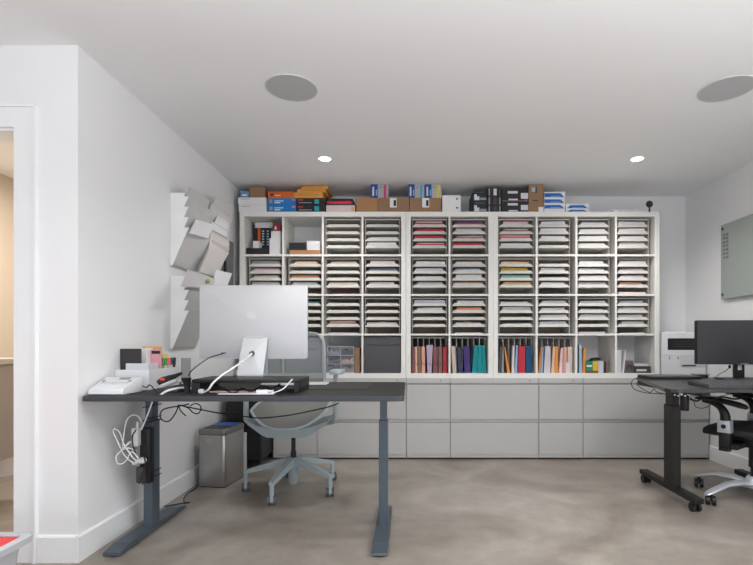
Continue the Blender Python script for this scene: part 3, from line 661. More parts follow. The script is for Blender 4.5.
# ---------------------------------------------------------------- printer
t = thing('laser_printer', 'white office printer on the cabinets between shelving and right wall', 'printer', (245, 440, FTOP))
px0, px1, pD = 225.0, 265.4, 428.0; zb = FTOP
bx(px0, px1, pD, pD+33, zb+.6, zb+41, 1.0, 3).build('body', WPL, t, True)
for xx in (px0+3, px1-6):
    for yy in (pD+3, pD+27): bx(xx, xx+3, yy, yy+3, zb, zb+.7).build('foot', DKGREY, t)
def sx(px): return PX(px, pD)
def sz(py): return PZ(py, pD)
bx(sx(667.6), px1-1.5, pD-.3, pD+6, sz(350), sz(338.2), .4).build('output_slot', BLACK, t)
for k in range(3): bx(sx(674), px1-3, pD-.5, pD-.2, sz(341.4+2.6*k)-.25, sz(341.4+2.6*k)+.25).build('slot_rib', DKGREY, t)
bx(sx(680), px1-1.2, pD-.5, pD+.2, sz(366.5), sz(354.5), .3).build('paper_tray', WPL2, t)
bx(sx(680), px1-1.2, pD-.5, pD+.2, sz(378)+.6, sz(368.8), .3).build('cassette', WPL, t)
bx(sx(662), sx(678), pD-.3, pD+.1, sz(355.0), sz(354.6)).build('panel_seam', WPL2, t)
bx(sx(682), sx(695.5), pD-.7, pD-.4, sz(366.2), sz(364.8)).build('nameplate', DKGREY, t)
for q in (668.8, 677.4): bx(sx(q), sx(q)+.8, pD-.5, pD+.1, sz(359.4), sz(356.6)).build('side_mark', GREYTX, t)
bx(sx(693), sx(707.5), pD-1.0, pD, sz(377.4), sz(375.6), .2).build('cassette_handle', WPL2, t)

# ---------------------------------------------------------------- glass board on the right wall
t = thing('glass_board', 'frosted grey-green glass board with magnets mounted on the right wall', 'whiteboard', (RX-2, 345, 140))
bx(RX-3.4, RX-2.8, 285, 405, 140, 202, .1, 1).build('glass_panel', mat('frosted_glass', (160, 167, 162), .3, var=.01), t)
for yy in (402.5, 288):
    for zz in (143.5, 198.5): MB().cyl((RX-.05, yy, zz), (RX-4.2, yy, zz), 1.1, None, 18).build('standoff', mat('standoff_metal', (110, 112, 112), .3, .8), t, True)
nth = 0
for k in range(7):
    for yy in (400.6, 396.4):
        zz = 193.2-3.15*k
        o = MB().cyl((RX-3.4, yy, zz), (RX-4.3, yy, zz), 1.0, .85, 16).build('magnet', mat('magnet_grey', (150, 154, 152), .35, .6), None, True)
        tag(o, 'round grey magnet on the glass board, %s column, %s from top' % ('outer' if yy > 398 else 'inner', ORD[k]), 'magnet', 'magnets on the glass board')

# ---------------------------------------------------------------- wall file pockets on the left wall
PK = mat('pocket_white', (226, 226, 226), .55, var=.02); PK2 = mat('pocket_side', (240, 240, 240), .5)
POUCH = mat('pocket_front', (206, 205, 205), .5, var=.03)
def file_rack(y0, y1, zbot, ztop, lab):
    t = thing('wall_file_rack', lab, 'wall file rack', (LX+6, (y0+y1)/2, zbot), 'white wall file racks')
    bx(LX, LX+.8, y0, y1, zbot-1, ztop, .1, 1).build('back_plate', PK, t)
    hp = 24; n = 5; st = (ztop-zbot-hp+4.5)/(n-1)
    for k in range(n):
        zb_ = zbot+st*k
        def P(u, v, d=0): return (LX+1.6+v*9.6+d, 0, zb_+v*hp)
        poly = [(LX+1.6, zb_), (LX+12.2, zb_+hp), (LX+12.6, zb_+hp-.1), (LX+2.1, zb_-.1)]
        f = MB().prism(poly, y0+.3, y1-.3, 'y').build('pocket', POUCH, t)
        for q in (.25, .75): MB().ball((LX+11.2, y0+(y1-y0)*(.08 if q < .5 else .5), zb_+hp-1.8), .35, 8).build('rivet', GREYTX, t)
    sp = [(LX+.8, zbot-1), (LX+2.0, zbot-.6)]
    for k in range(n):
        z_ = zbot+st*k+hp; sp.append((LX+12.2, z_))
        if k < n-1: sp.append((LX+1.6+(hp-st)/hp*10.6, z_-.2))
    sp += [(LX+10.5, ztop-.1), (LX+.8, ztop-.1)]
    MB().prism(sp, y0, y0+.3, 'y').build('side_panel', PK2, t); MB().prism(sp, y1-.3, y1, 'y').build('side_panel', PK2, t)
    return t
file_rack(314, 348, 154.8, 201.5, 'white five pocket file rack on left wall, upper and nearer one')
file_rack(352, 386, 154.8, 201.5, 'white five pocket file rack on left wall, upper and farther one')
file_rack(314, 348, 100.4, 147.2, 'white five pocket file rack on left wall, lower one beside the computer')
def wall_sheet(name, pts, thick, m, lab, cat='paper'):
    # measured corners (px, py, distance from the wall) give the position along the wall and the height
    pts = [((LX+p)*480/(u-409), EYE-(v-342)*((LX+p)/(u-409)), p) for u, v, p in pts]
    # sheet lying in a leaning plane parallel to the pockets: corners (y, z, protrusion)
    b_ = MB(); A = [b_.b.verts.new((LX+p[2], p[0], p[1])) for p in pts]; B = [b_.b.verts.new((LX+p[2]+thick, p[0], p[1])) for p in pts]
    b_.b.faces.new(A); b_.b.faces.new(B[::-1])
    for i in range(4): b_.b.faces.new([A[i], B[i], B[(i+1) % 4], A[(i+1) % 4]])
    tag(b_.build(name, m), lab, cat, 'papers in the wall file racks')
SH1 = mat('sheet_grey_white', (214, 212, 212), .65, var=.03); SH2 = mat('sheet_warm_white', (216, 210, 208), .65, var=.03); SH3 = mat('sheet_bright', (226, 226, 228), .65, var=.03)
wall_sheet('paper_sheet', [(189.2, 233.2, 13.2), (207.8, 238.6, 13.2), (213.4, 224.6, 14.6), (195.6, 219.2, 14.6)], .3, SH3, 'bright sheet slanting across the nearer upper wall rack')
wall_sheet('file_folder', [(198.6, 271.9, 8.5), (213.2, 276.4, 8.5), (228.4, 253.2, 13.6), (208.8, 248.8, 13.6)], .5, SH2, 'warm white folder hanging low between the upper wall racks', 'folder')
wall_sheet('paper_sheet', [(210.4, 212.0, 10.5), (229.0, 232.5, 10.5), (233.6, 206.0, 12.2), (216.6, 196.3, 12.2)], .3, SH1, 'tall pale sheet standing highest at the right of the wall racks')
wall_sheet('paper_sheet', [(211.2, 229.4, 11.4), (226.6, 237.6, 11.4), (228.4, 222.6, 12.9), (217.4, 215.4, 12.9)], .3, SH3, 'smaller bright sheet below the tallest sheet on the left wall')
wall_sheet('paper_sheet', [(208.4, 250.4, 10.6), (227.8, 254.4, 10.6), (229.2, 243.4, 12.6), (210.4, 231.8, 12.6)], .3, SH2, 'warm white sheet just above the low hanging folder on the left wall')
wall_sheet('paper_sheet', [(211.2, 287, 13.4), (226.2, 287.6, 13.4), (231.8, 273.4, 14.2), (215.8, 269.8, 14.2)], .3, SH3, 'bright white card sticking out just above the silver computer')
wall_sheet('file_folder', [(180.2, 286.6, 13.0), (211.8, 288.6, 13.0), (215.2, 279.0, 14.6), (187.6, 270.4, 14.6)], .4, SH1, 'pale folder on top of the lower wall rack', 'folder')
tag(MB().ball((LX+15.0, (LX+15)*480/(208-409), EYE-(281-342)*((LX+15)/(208-409))), 1.9, 16, (.5, 1.25, .8)).build('sticker', mat('olive_green', (150, 150, 50), .5), None, True), 'small olive green tag among papers on the left wall', 'tag')
t = thing('wall_panel', 'dark grey metal board on left wall beside the shelving', 'metal board', (LX+2, 402, 108))
bx(LX, LX+3.6, 388, 419, 108, 190.5, .3).build('board', mat('dark_panel', (112, 114, 116), .4, .4), t)
bx(LX+3.6, LX+4.4, 389.5, 391, 110, 189).build('frame_strip', mat('panel_strip', (150, 152, 154), .35, .5), t)
bx(LX+3.6, LX+5.2, 396, 399, 160, 171, .2).build('handle', BLACK, t)
MB().ball((LX+3.9, 404, 182), 1.1, 12).build('red_button', mat('red_plastic', (214, 44, 44), .4), t, True)

# ---------------------------------------------------------------- left standing desk
DZ = 78.3; DY0, DY1 = 225.0, 306.5; DXL, DXR = -154.6, -2.3
t = thing('standing_desk', 'black topped standing desk with slate grey legs at the left', 'desk', ((DXL+DXR)/2, 265, 0))
def rr(x0, x1, y0, y1, r, n=5):
    out = []
    for cx, cy, a0 in ((x1-r, y1-r, 0), (x0+r, y1-r, 90), (x0+r, y0+r, 180), (x1-r, y0+r, 270)):
        for k in range(n+1):
            a = math.radians(a0+90*k/n); out.append((cx+r*math.cos(a), cy+r*math.sin(a)))
    return out
MB().prism(rr(DXL, DXR, DY0, DY1, 3), DZ-2.4, DZ-.02, 'z', bev=.25).build('tabletop', DESKE, t, True, 60)
MB().prism(rr(DXL+.3, DXR-.3, DY0+.3, DY1-.3, 2.8), DZ-.02, DZ, 'z').build('top_surface', DESK, t)
tag(MB().prism(rr(-66, -22, 258, 299, 1), DZ, DZ+.25, 'z').build('desk_mat', mat('black_mat', (40, 39, 39), .6)), 'thin black desk mat flat on the left desk near the chair', 'mat')
for sgn, cx in ((0, -142.3), (1, -14.0)):
    fx0, fx1 = (-147.6, -139.0) if sgn == 0 else (-18.2, -10.4)
    lg = MB().box(cx-2.45, cx+2.45, 261.5, 269.5, 3.2, 61, .3).build('leg', LEG, t)
    MB().box(cx-1.9, cx+1.9, 262.3, 268.7, 61, 73.6, .2).build('inner_column', LEG, lg)
    prof = [(231, .9), (231.4, 2.2), (240, 3.6), (292, 3.6), (299, 2.2), (299.4, .9)]
    MB().prism([(p, z) for p, z in prof], fx0, fx1, 'x', bev=.25).build('foot', LEG, t)
    for yy in (234, 296): MB().cyl(((fx0+fx1)/2, yy, 0), ((fx0+fx1)/2, yy, 1.0), 2.0).build('leveller', BLACK, t)
    MB().box(cx-11, cx+11, 262, 269, 73.6, DZ-2.4, .3).build('bracket', LEG if sgn == 0 else mat('light_steel', (128, 134, 142), .4, .4), t)
    for q in (-8.8, 8.8): MB().cyl((cx+q, 261.9, 74.8), (cx+q, 261.4, 74.8), .55, None, 10).build('bolt', BLACK, t)
MB().box(-130, -25, 250, 254, 72.8, DZ-2.5).box(-130, -25, 277, 281, 72.8, DZ-2.5).build('cross_rail', BLK2, t)

# things clipped to the left desk
t = thing('power_strip', 'black power strip fixed along the left leg of the left desk', 'power strip', (-141, 258, 28))
MB().box(-143.9, -138.2, 256.0, 261.3, 28, 57.6, .8).build('housing', BLACK, t, True)
for k in range(5): MB().box(-142.2, -140, 255.6, 256.1, 30.4+5.4*k, 33.8+5.4*k, .15, 1).build('socket', BLK2, t)
MB().box(-143.6, -139.8, 252, 256, 29.5, 38, .6).build('black_adapter', DKGREY, t, True)
t = thing('power_adapter', 'white power adapter plugged beside the top of the power strip', 'power adapter', (-149.4, 252, 50))
MB().box(-146.6, -143.0, 253, 258.5, 48.6, 58.4, .6, 3).build('brick', WPL, t, True)
MB().cyl((-144.2, 255, 58.4), (-144.2, 255, 61.4), .8, .5, 12).build('plug', WPL, t, True)
def wpt(px, py, D): return (PX(px, D), D, PZ(py, D))
def cable(name, pts, r, m, lab, k=6, seg=8, D=None, cat='cable', group=None):
    P = [wpt(*p) if D is None else wpt(p[0], p[1], D) for p in pts]
    o = MB().tube(P, r, seg, k).build(name, m, None, True)
    return tag(o, lab, cat, group)
cable('white_cable', [(141, 422), (139, 417, ), (133, 415), (127, 420), (124, 434), (123, 448), (128, 443), (130.5, 442), (124, 448), (122, 451), (128, 459), (134, 463), (137, 464.5)], .34, WCORD, 'white cable looping high beside the black power strip', D=250)
cable('white_cable', [(122, 451), (117, 440), (113.5, 432), (115, 429), (119.5, 432), (124, 444), (129, 452), (135, 459.5), (141, 460)], .34, WCORD, 'white cable with a narrow leaning loop left of the desk leg', D=247)
cable('white_cable', [(137, 451), (128, 448), (120, 452), (116, 457), (117.5, 463), (121, 464), (126, 461), (130, 454), (133, 452), (138, 458), (138.5, 463)], .34, WCORD, 'white cable with a round lower loop left of the desk leg', D=249)
t = thing('wall_plug', 'white plug pushed into the black power strip', 'plug', (-143.6, 252, 50)); x, _, z = wpt(143.5, 460, 253.5)
MB().ball((x, 252.5, z), 1.9, 16, (1.1, 1.1, .9)).build('body', WPL, t, True); MB().tube([(x-1.5, 252.5, z), (x-5, 252.4, z-2)], [1.0, .6], 10).build('strain_relief', WPL, t, True)
cable('white_cable', [(152.4, 401.5), (149, 411), (145, 421), (141.0, 430)], .42, WCORD, 'straight white cable running down from desktop to the power adapter', k=4, D=256)
BCG = 'black cables under the left desk'
o = cable('black_cable', [(136, 430), (132.5, 436), (133, 446), (136, 453)], .35, CORD, 'short black cable curving around the white power adapter', D=248, group=BCG)
cable('black_cable', [(189, 404), (180, 406), (170, 407.5), (162.5, 410), (160, 416), (163, 420.5), (169, 421), (175, 414), (179, 404.5)], .35, CORD, 'black cable hanging in a wide loop under the left desktop', D=258, group=BCG)
cable('black_cable', [(178, 404.5), (181, 411), (186, 416)], .3, CORD, 'short loose black cable end hanging under the left desktop', D=260, group=BCG)
cable('black_cable', [(180, 405), (188, 408), (193, 412.5), (198, 413.5), (201, 409), (199.5, 405), (195, 403.6), (190, 406)], .32, CORD, 'black cable coiled in a small ring under the left desktop', D=260, group=BCG)
cable('black_cable', [(183, 406), (200, 409.5), (222, 413.5), (245, 416.5), (262, 418), (290, 415), (315, 410), (330, 406.5), (339, 403)], .35, CORD, 'long black cable sagging beneath the left desk in front of the chair', D=258, group=BCG)
m = MB()
for z_, sl in ((60.5, 2.6), (62.4, 2.2), (69, 1), (33, 2.6), (30, 4)):
    m.tube([(-145, 261.2, z_-sl), (-143.6, 260.9, z_-.6), (-140, 260.9, z_), (-139.4, 262, z_+.2), (-139.3, 269.8, z_)], .28, 6, 4)
tag(m.build('cable_ties', CORD, None, True), 'black cord wound around the left leg of the left desk', 'cord')
cable('black_cable', [(139, 484), (142, 474), (146, 466), (144, 457)], .35, CORD, 'black cable tail hanging off the bottom of the power strip', D=251, group=BCG)
pts = [(-136.6, 268, 12), (-133, 290, 7), (-139, 300, 3), (-144, 308, .5), (-149, 318, .45), (-151.5, 330, .45), (-150.5, 338, .45), (-150.2, 341, 3)]
tag(MB().tube(pts, .38, 6, 6).build('floor_cable', CORD, None, True), 'black cable on the floor running along baseboard to the steel bin', 'cable')

# ---------------------------------------------------------------- on the left desk
# riser
t = thing('monitor_riser', 'black monitor riser shelf under the silver computer', 'monitor stand', (-81, 251, DZ))
RX0, RX1, RY0, RY1, RZ = -108.6, -55.0, 239.5, 264.5, 85.1
bx(RX0, RX1, RY0, RY1, RZ-1.7, RZ, .35).build('top_shelf', BLK2, t, True)
for a_, b_ in ((RX0, RX0+4.2), (RX1-2.6, RX1)): bx(a_, b_, RY0+.2, RY1-.2, DZ, RZ-1.7, .3).build('side_support', BLACK, t)
bx(RX1-2.9, RX1+.1, RY0+7, RY0+16, DZ+2.6, RZ-3.2).build('side_slot', DKGREY, t)
# all-in-one computer
t = thing('desktop_computer', 'silver all-in-one computer seen from behind on the left desk', 'computer', (-87.4, 266, RZ))
PD = 268.0
def pv(px, py, D=PD): return (PX(px, D), PZ(py, D))
x0, z1_ = pv(199.6, 285.3); x1, z0 = pv(307.6, 358.8)
poly = []
for cx, cz, a0 in ((x1-1.2, z1_-1.2, 0), (x0+1.2, z1_-1.2, 90), (x0+1.2, z0+1.2, 180), (x1-1.2, z0+1.2, 270)):
    for k in range(6): a = math.radians(a0+18*k); poly.append((cx+1.2*math.cos(a), cz+1.2*math.sin(a)))
MB().prism(poly, PD, PD+1.3, 'y', bev=.2).build('back_shell', SILVER, t, True)
MB().prism(poly, PD+1.3, PD+1.5, 'y').build('screen', mat('screen_glass', (20, 20, 22), .1), t)
# stand: leaning plate with a round cable hole, and flat foot
sx0, sx1 = PX(237, 260), PX(262.6, 260); cxs = (sx0+sx1)/2
st = MB(); A = [(sx0-.2, 260.0, RZ+.9), (sx1+.2, 260.0, RZ+.9), (sx1-.1+.9, 266.8, 106.2), (sx0+.9+.1, 266.8, 106.2)]
hc = Vector((PX(252.0, 263.4), 263.4, PZ(353.6, 263.4)))
outer = []
for i in range(4):
    p, q = Vector(A[i]), Vector(A[(i+1) % 4])
    for k in range(8): outer.append(p.lerp(q, k/8))
nrm = (Vector(A[1])-Vector(A[0])).cross(Vector(A[3])-Vector(A[0])).normalized()
uu = Vector((1, 0, 0)); vv = nrm.cross(uu).normalized()
def hole(p):
    d = p-hc; a = math.atan2(d.dot(vv), d.dot(uu)); return hc+uu*1.35*math.cos(a)+vv*1.35*math.sin(a)
inner = [hole(p) for p in outer]; back = Vector((0, .65, 0))
vo = [st.b.verts.new(p) for p in outer]; vi = [st.b.verts.new(p) for p in inner]; vo2 = [st.b.verts.new(p+back) for p in outer]; vi2 = [st.b.verts.new(p+back) for p in inner]
n = len(outer)
for i in range(n):
    j = (i+1) % n
    st.b.faces.new([vo[i], vo[j], vi[j], vi[i]]); st.b.faces.new([vo2[i], vi2[i], vi2[j], vo2[j]]); st.b.faces.new([vo[i], vo2[i], vo2[j], vo[j]]); st.b.faces.new([vi[i], vi[j], vi2[j], vi2[i]])
sp = st.build('stand_plate', mat('stand_aluminium', (206, 207, 209), .35, .2, var=.01), t)
MB().rings([[hc+uu*r*math.cos(a)+vv*r*math.sin(a)+Vector((0, dd, 0)) for a in [2*math.pi*k/24 for k in range(24)]] for r, dd in ((1.35, -.02), (1.6, -.05), (1.6, .5), (1.35, .6))], cap=False).build('cable_hole_ring', mat('ring_metal', (120, 120, 122), .3, .7), sp, True)
bx(sx0, sx1, 260, 263.8, RZ, RZ+.9, .2).build('stand_foot', SILVER, t)
bx(cxs-5, cxs+5, 266.6, PD+.1, 103, 107, .3).build('hinge', SILVER, t)
# fruit emblem: heart-lobed body, bitten right side, leaf
ex, ez = pv(251.8, 314.8)
pts = []
for k in range(40):
    a = 2*math.pi*k/40; r = 2.35*(1+.10*math.cos(2*a))*(1-.16*max(0, math.sin(a))**12-.12*max(0, -math.sin(a))**14)
    px_, pz_ = r*math.cos(a), r*math.sin(a)*1.02
    dx, dz = px_-3.1, pz_-.5
    dd = math.hypot(dx, dz)
    if dd < 1.35: px_, pz_ = 3.1+dx/dd*1.35, .5+dz/dd*1.35
    pts.append((ex+px_, ez-.3+pz_))
m = MB().prism(pts, PD-.06, PD+.02, 'y')
m.prism([(ex+.1, ez+2.5), (ex+.9, ez+2.7), (ex+1.3, ez+3.9), (ex+.4, ez+3.5)], PD-.06, PD+.02, 'y')
m.build('emblem', LOGO, t)
x, z = pv(302.8, 353.8); MB().cyl((x, PD-.08, z), (x, PD+.02, z), .35, None, 14).build('port', mat('port_grey', (150, 150, 152), .4), t)
x, z = pv(224, 353); bx(x-1.4, x+1.2, PD-.35, PD+.02, z-.25, z+.25).build('port', DKGREY, t)
cable('white_cable', [(252, 353.6, 262.8), (247, 358, 257), (240, 363.5, 251), (230, 370, 245), (221, 376, 240), (213, 383, 236.8), (209, 389, 236.5), (205, 392, 238.5)], .5, WCORD, 'thick white power cable dropping from the silver computer stand')
cable('black_cable', [(223.6, 353.2, 267.2), (218, 355, 262), (210, 357.5, 258), (199, 364.5, 250), (190.5, 372, 243), (188.6, 376, 241.5)], .3, CORD, 'thin black cable plugged into the back of the silver computer')
t = thing('cable_holder', 'black flared cable holder at the left end of the riser', 'cable holder', (-111.2, 240, DZ))
MB().rings([[(cx_+a_*hw, 239.6+b_*hw, z_) for a_, b_ in ((-1, -1), (1, -1), (1, 1), (-1, 1))] for cx_, hw, z_ in ((-110.6, 1.0, DZ), (-110.7, 1.1, 82.4), (-111.2, 1.8, 86.0))]).build('holder_body', BLACK, t)
# loose cables and papers under the riser
tag(bx(-93, -66, 233, 236.6, DZ, DZ+.3, .05).build('paper_strip', WBOX), 'narrow white paper lying under the riser front edge', 'paper')
tag(MB().prism([(-101, 243), (-76, 241.5), (-72, 256), (-97, 258)], DZ+.01, DZ+.5, 'z').build('notepad', pm('p')), 'pinkish paper pad lying under the riser', 'notepad')
t = thing('keyboard', 'slim white keyboard behind the riser on the left desk', 'keyboard', (-70, 287, DZ))
MB().prism(rr(-88, -49, 284, 295.5, 1), DZ, DZ+.9, 'z', bev=.15).build('case', WPL, t)
KEYS = MB()
for r in range(5):
    for q in range(13): KEYS.box(-87+2.9*q, -84.6+2.9*q, 285+2.05*r, 286.7+2.05*r, DZ+.9, DZ+1.15)
KEYS.build('keys', WPL2, t)
UR = 'tangled cables under the riser'
zc = 80
cable('black_cable', [(208, 382, 252), (218, 386, 248), (228, 391, 242), (234, 393, 238), (242, 389, 244), (252, 391, 240), (262, 386, 248), (272, 388, 244), (280, 384, 252)], .4, CORD, 'black cable winding left to right beneath the riser', group=UR)
cable('black_cable', [(255, 391, 238), (262, 392, 237.6), (270, 389, 240), (278, 386, 246), (284, 389, 242), (276, 392, 238), (266, 388, 243), (258, 390, 241)], .42, CORD, 'bunched black cable beneath the middle of the riser', group=UR)
cable('white_cable', [(292.5, 379, 239), (288, 384, 238.2), (283, 389, 238), (276, 392, 237.6), (270, 393.5, 237)], .34, WCORD, 'white cable slanting across the riser front at right', group=UR)
t = thing('adapter_plug', 'white charging adapter lying under the riser at right', 'adapter', (-71, 238, DZ))
MB().box(-75.5, -69.5, 235.8, 239.8, DZ, DZ+1.9, .6, 3).build('body', WPL, t, True); MB().cyl((-69.6, 237.8, DZ+1), (-67, 237.8, DZ+1.3), .7, .45, 10).build('strain_relief', WPL, t, True)
t = thing('cable_clip', 'white cable end lying under the riser at left', 'plug', (-103, 237, DZ))
MB().box(-104.0, -101.6, 236.2, 238.8, DZ, DZ+2.2, .6, 3).build('body', WPL2, t, True)

# label printer / phone style console
t = thing('desk_console', 'white wedge shaped keypad device at the left end of desk', 'desktop device', (-146, 238, DZ))
prof = [(230.6, DZ+.5), (231, DZ+.1), (247.5, DZ+.1), (248, DZ+7.2), (245, DZ+7.6), (231.2, DZ+2.9)]
MB().prism(prof, -154.4, -137.4, 'x', bev=.3).build('body', WPL, t, True)
def slope(y): return DZ+2.9+(y-231.2)*(4.7/13.8)
def on_slope(xa, xb, ya, yb, h, name, m):
    mb = MB(); mb.prism([(ya, slope(ya)), (yb, slope(yb)), (yb, slope(yb)+h), (ya, slope(ya)+h)], xa, xb, 'x'); return mb.build(name, m, t)
on_slope(-146.5, -141.0, 242.0, 244.3, .08, 'display', mat('lcd_grey', (140, 144, 148), .3))
for q in range(8):
    on_slope(-152.6+q*1.75, -151.4+q*1.75, 237.4, 238.6, .18, 'key', mat('key_grey', (190, 192, 196), .5))
for q in range(8):
    on_slope(-152.6+q*1.75, -151.4+q*1.75, 234.6, 235.8, .18, 'key', mat('key_white', (222, 223, 226), .5))
on_slope(-153.2, -152.0, 239.6, 240.6, .2, 'round_key', mat('key_dark', (110, 112, 116), .5)); on_slope(-140.4, -139.0, 239.6, 240.6, .2, 'round_key', mat('key_dark', (110, 112, 116), .5))
cable('black_cable', [(142.5, 386, 244), (147, 387.5, 243), (149, 385, 246), (152, 386.5, 243), (154.5, 390.3, 241)], .3, CORD, 'thin black cable behind the white keypad device')
cable('white_cable', [(191, 388.2, 250), (182, 388.0, 246), (173, 389.2, 241), (166, 391.4, 238), (160.5, 395.0, 233)], .55, WCORD, 'thick white cable lying on the desk beside the scanner')

# white organiser box with books and pens
OX0, OX1, OY0, OY1 = -156.2, -138.2, 255.0, 289.0
t = thing('desk_organiser', 'white open storage box holding books and markers on left desk', 'desk organiser', ((OX0+OX1)/2, 270, DZ))
zo = 89.0
bx(OX0, OX1, OY0, OY0+.5, DZ, zo, .1, 1).build('front_panel', WPL, t); bx(OX0, OX1, OY1-.5, OY1, DZ, zo, .1, 1).build('back_panel', WPL, t)
bx(OX0, OX0+.5, OY0+.5, OY1-.5, DZ, zo).build('side_panel', WPL, t); bx(OX1-.5, OX1, OY0+.5, OY1-.5, DZ, zo).build('side_panel', WPL, t)
bx(OX0+.5, OX1-.5, OY0+.5, OY1-.5, DZ, DZ+.5).build('base', WPL, t);
zi = DZ+.5
tag(bx(-155.4, -144.2, 258.0, 259.0, zi, 100.2, .2).build('tablet', mat('black_glossy_cover', (44, 44, 46), .35)), 'black tablet standing upright in the white desk organiser', 'tablet')
tag(bx(-148.6, -144.4, 264, 271, zi, 100.2, .1, 1).build('binder', WBOX), 'slim white binder upright behind the black tablet', 'binder')
o = bx(-144.2, -138.9, 268, 269.4, zi, 99.4, .1, 1).build('pink_book', mat('pink_cover', (222, 156, 166), .6)); tag(o, 'pink book with black title strip in the white desk organiser', 'book')
bx(-143.6, -139.0, 267.9, 268.05, 97.2, 98.9).build('title_strip', BLKBOX, o)
tag(bx(-151, -140.2, 271.3, 272.4, zi, 101.4, .1, 1).build('tan_notebook', mat('tan_cover', (206, 160, 116), .6)), 'tan notebook peeking above the other books in the organiser', 'notebook')
o = MB().box(-151, -139.0, 255.7, 256.3, zi, 92.4, .25).box(-139.6, -139.0, 256.3, 266, zi, 92.4, .15, 1).build('letter_holder', WPL2); tag(o, 'low pale grey letter holder at the front of the desk organiser', 'letter holder')
PEN = [(-151, 276, 'T'), (-148, 279, 'K'), (-142.0, 273.6, 'B'), (-140.4, 275.6, 'G'), (-140.6, 278.9, 'c'), (-140.4, 282, 'B'), (-140.2, 285.4, 'K'), (-143.5, 286.5, 'w'), (-144.6, 282.4, 'O')]
PCOL['G'] = ('green', (40, 150, 84))
PN = ['teal capped marker at the back left', 'black capped marker at the back', 'dark blue marker just behind the pink book', 'green capped marker near the front corner', 'coral red marker, widest and brightest', 'dark blue marker behind the coral one', 'black marker at the far end', 'white marker at the far end', 'orange marker in the middle']
for (x, y, c), lab in zip(PEN, PN):
    o = MB().cyl((x, y, zi), (x+.4, y+.3, 90.5), .75, None, 12).build('marker_pen', pm('w') if c != 'K' else BLKBOX, None, True)
    tag(o, lab+' in the desk organiser', 'marker', 'markers in the desk organiser')
    MB().cyl((x+.4, y+.3, 90.5), (x+.6, y+.45, 94.6), .95 if c != 'c' else 1.5, .8 if c != 'c' else 1.2, 14).build('cap', mat('cap_'+PCOL[c][0].replace(' ', '_'), tuple(min(255, int(v*1.08)) for v in PCOL[c][1]), .35), o, True)
o = MB().box(-145.5, -140.6, 280.4, 280.9, zi, 96.8, .1, 1).build('sticky_note_pad', mat('pale_yellow', (224, 214, 120), .7)); tag(o, 'pale yellow card pad standing behind the markers', 'note pad')
tag(bx(PX(180.8, 291), PX(189.4, 291), 291, 293, DZ, PZ(358, 291), .2).build('desk_board', mat('grey_board', (166, 166, 165), .6)), 'plain grey upright board between white organiser and riser', 'board')
# hand scanner
t = thing('handheld_scanner', 'black and grey handheld scanner with red button on left desk', 'scanner', (-121, 246, DZ))
def oy(p, r1, r2): return None
MB().tube([wpt(159, 387.2, 243), wpt(164, 385, 244), wpt(172, 382, 247), wpt(177, 381, 249)], [1.3, 1.9, 1.7, 1.1], 14, 4, flat=.8).build('grey_body', mat('scanner_grey', (176, 176, 182), .4), t, True)
MB().tube([wpt(158.8, 383.8, 243.4), wpt(163, 381, 244.2), wpt(170, 378.4, 247), wpt(176, 375.6, 250), wpt(181.6, 373.2, 252.6)], [1.7, 2.1, 1.8, 1.1, .7], 14, 4).build('handle', BLACK, t, True)
p = wpt(162.2, 379.4, 242.6); MB().ball(p, 1.1, 14, (1.2, 1, .7)).build('trigger_button', mat('orange_red_plastic', (230, 76, 50), .4), t, True)
p = wpt(170, 388, 246); MB().prism(rr(p[0]-6, p[0]+6, 242, 254, 2), DZ, DZ+1.6, 'z', bev=.2).build('cradle', DKGREY, t, True)

# ---------------------------------------------------------------- steel bin
t = thing('steel_bin', 'brushed steel rubbish bin with blue inner lid by left wall', 'rubbish bin', (-141.2, 342, 0), rotz=-7.0)
def rbox(x0, x1, y0, y1, z0, z1, r, bev=.2):
    return MB().prism(rr(x0, x1, y0, y1, r, 6), z0, z1, 'z', bev=bev)
rbox(-151.4, -130.8, 342.4, 373, .6, 37.2, 2.2).build('body', STAIN, t, True)
rbox(-151.0, -131.2, 342.8, 372.6, 0, .6, 2.0, 0).build('base_ring', BLACK, t)
rbox(-151.6, -130.6, 342.2, 373.2, 37.6, 41.4, 2.4, .8).build('lid', STAIND, t, True)
rbox(-151.1, -131.1, 342.7, 372.7, 37.2, 37.6, 2.2, 0).build('lid_gap', BLACK, t)
rbox(-149.2, -133, 345, 356, 41.4, 41.7, 1.2, 0).build('black_flap', BLACK, t); rbox(-149.2, -133, 356.2, 370, 41.4, 41.9, 1.2, 0).build('blue_flap', BLUEP, t)
m = MB().tube([(-142.5+1.9*math.cos(a), 342.25, 33.4+.9*math.sin(a)) for a in [2*math.pi*k/20 for k in range(20)]], .14, 5, closed=True); m.build('badge', WPL2, t)

# ---------------------------------------------------------------- left task chair
CXC, CYC = -81.6, 339.0
NET = mesh_fabric('grey_blue_net', (112, 122, 126), .42); NET2 = mesh_fabric('seat_net', (124, 124, 121), .14)
t = thing('task_chair', 'pale blue-grey mesh task chair tucked behind the left desk', 'office chair', (CXC, CYC, 0))
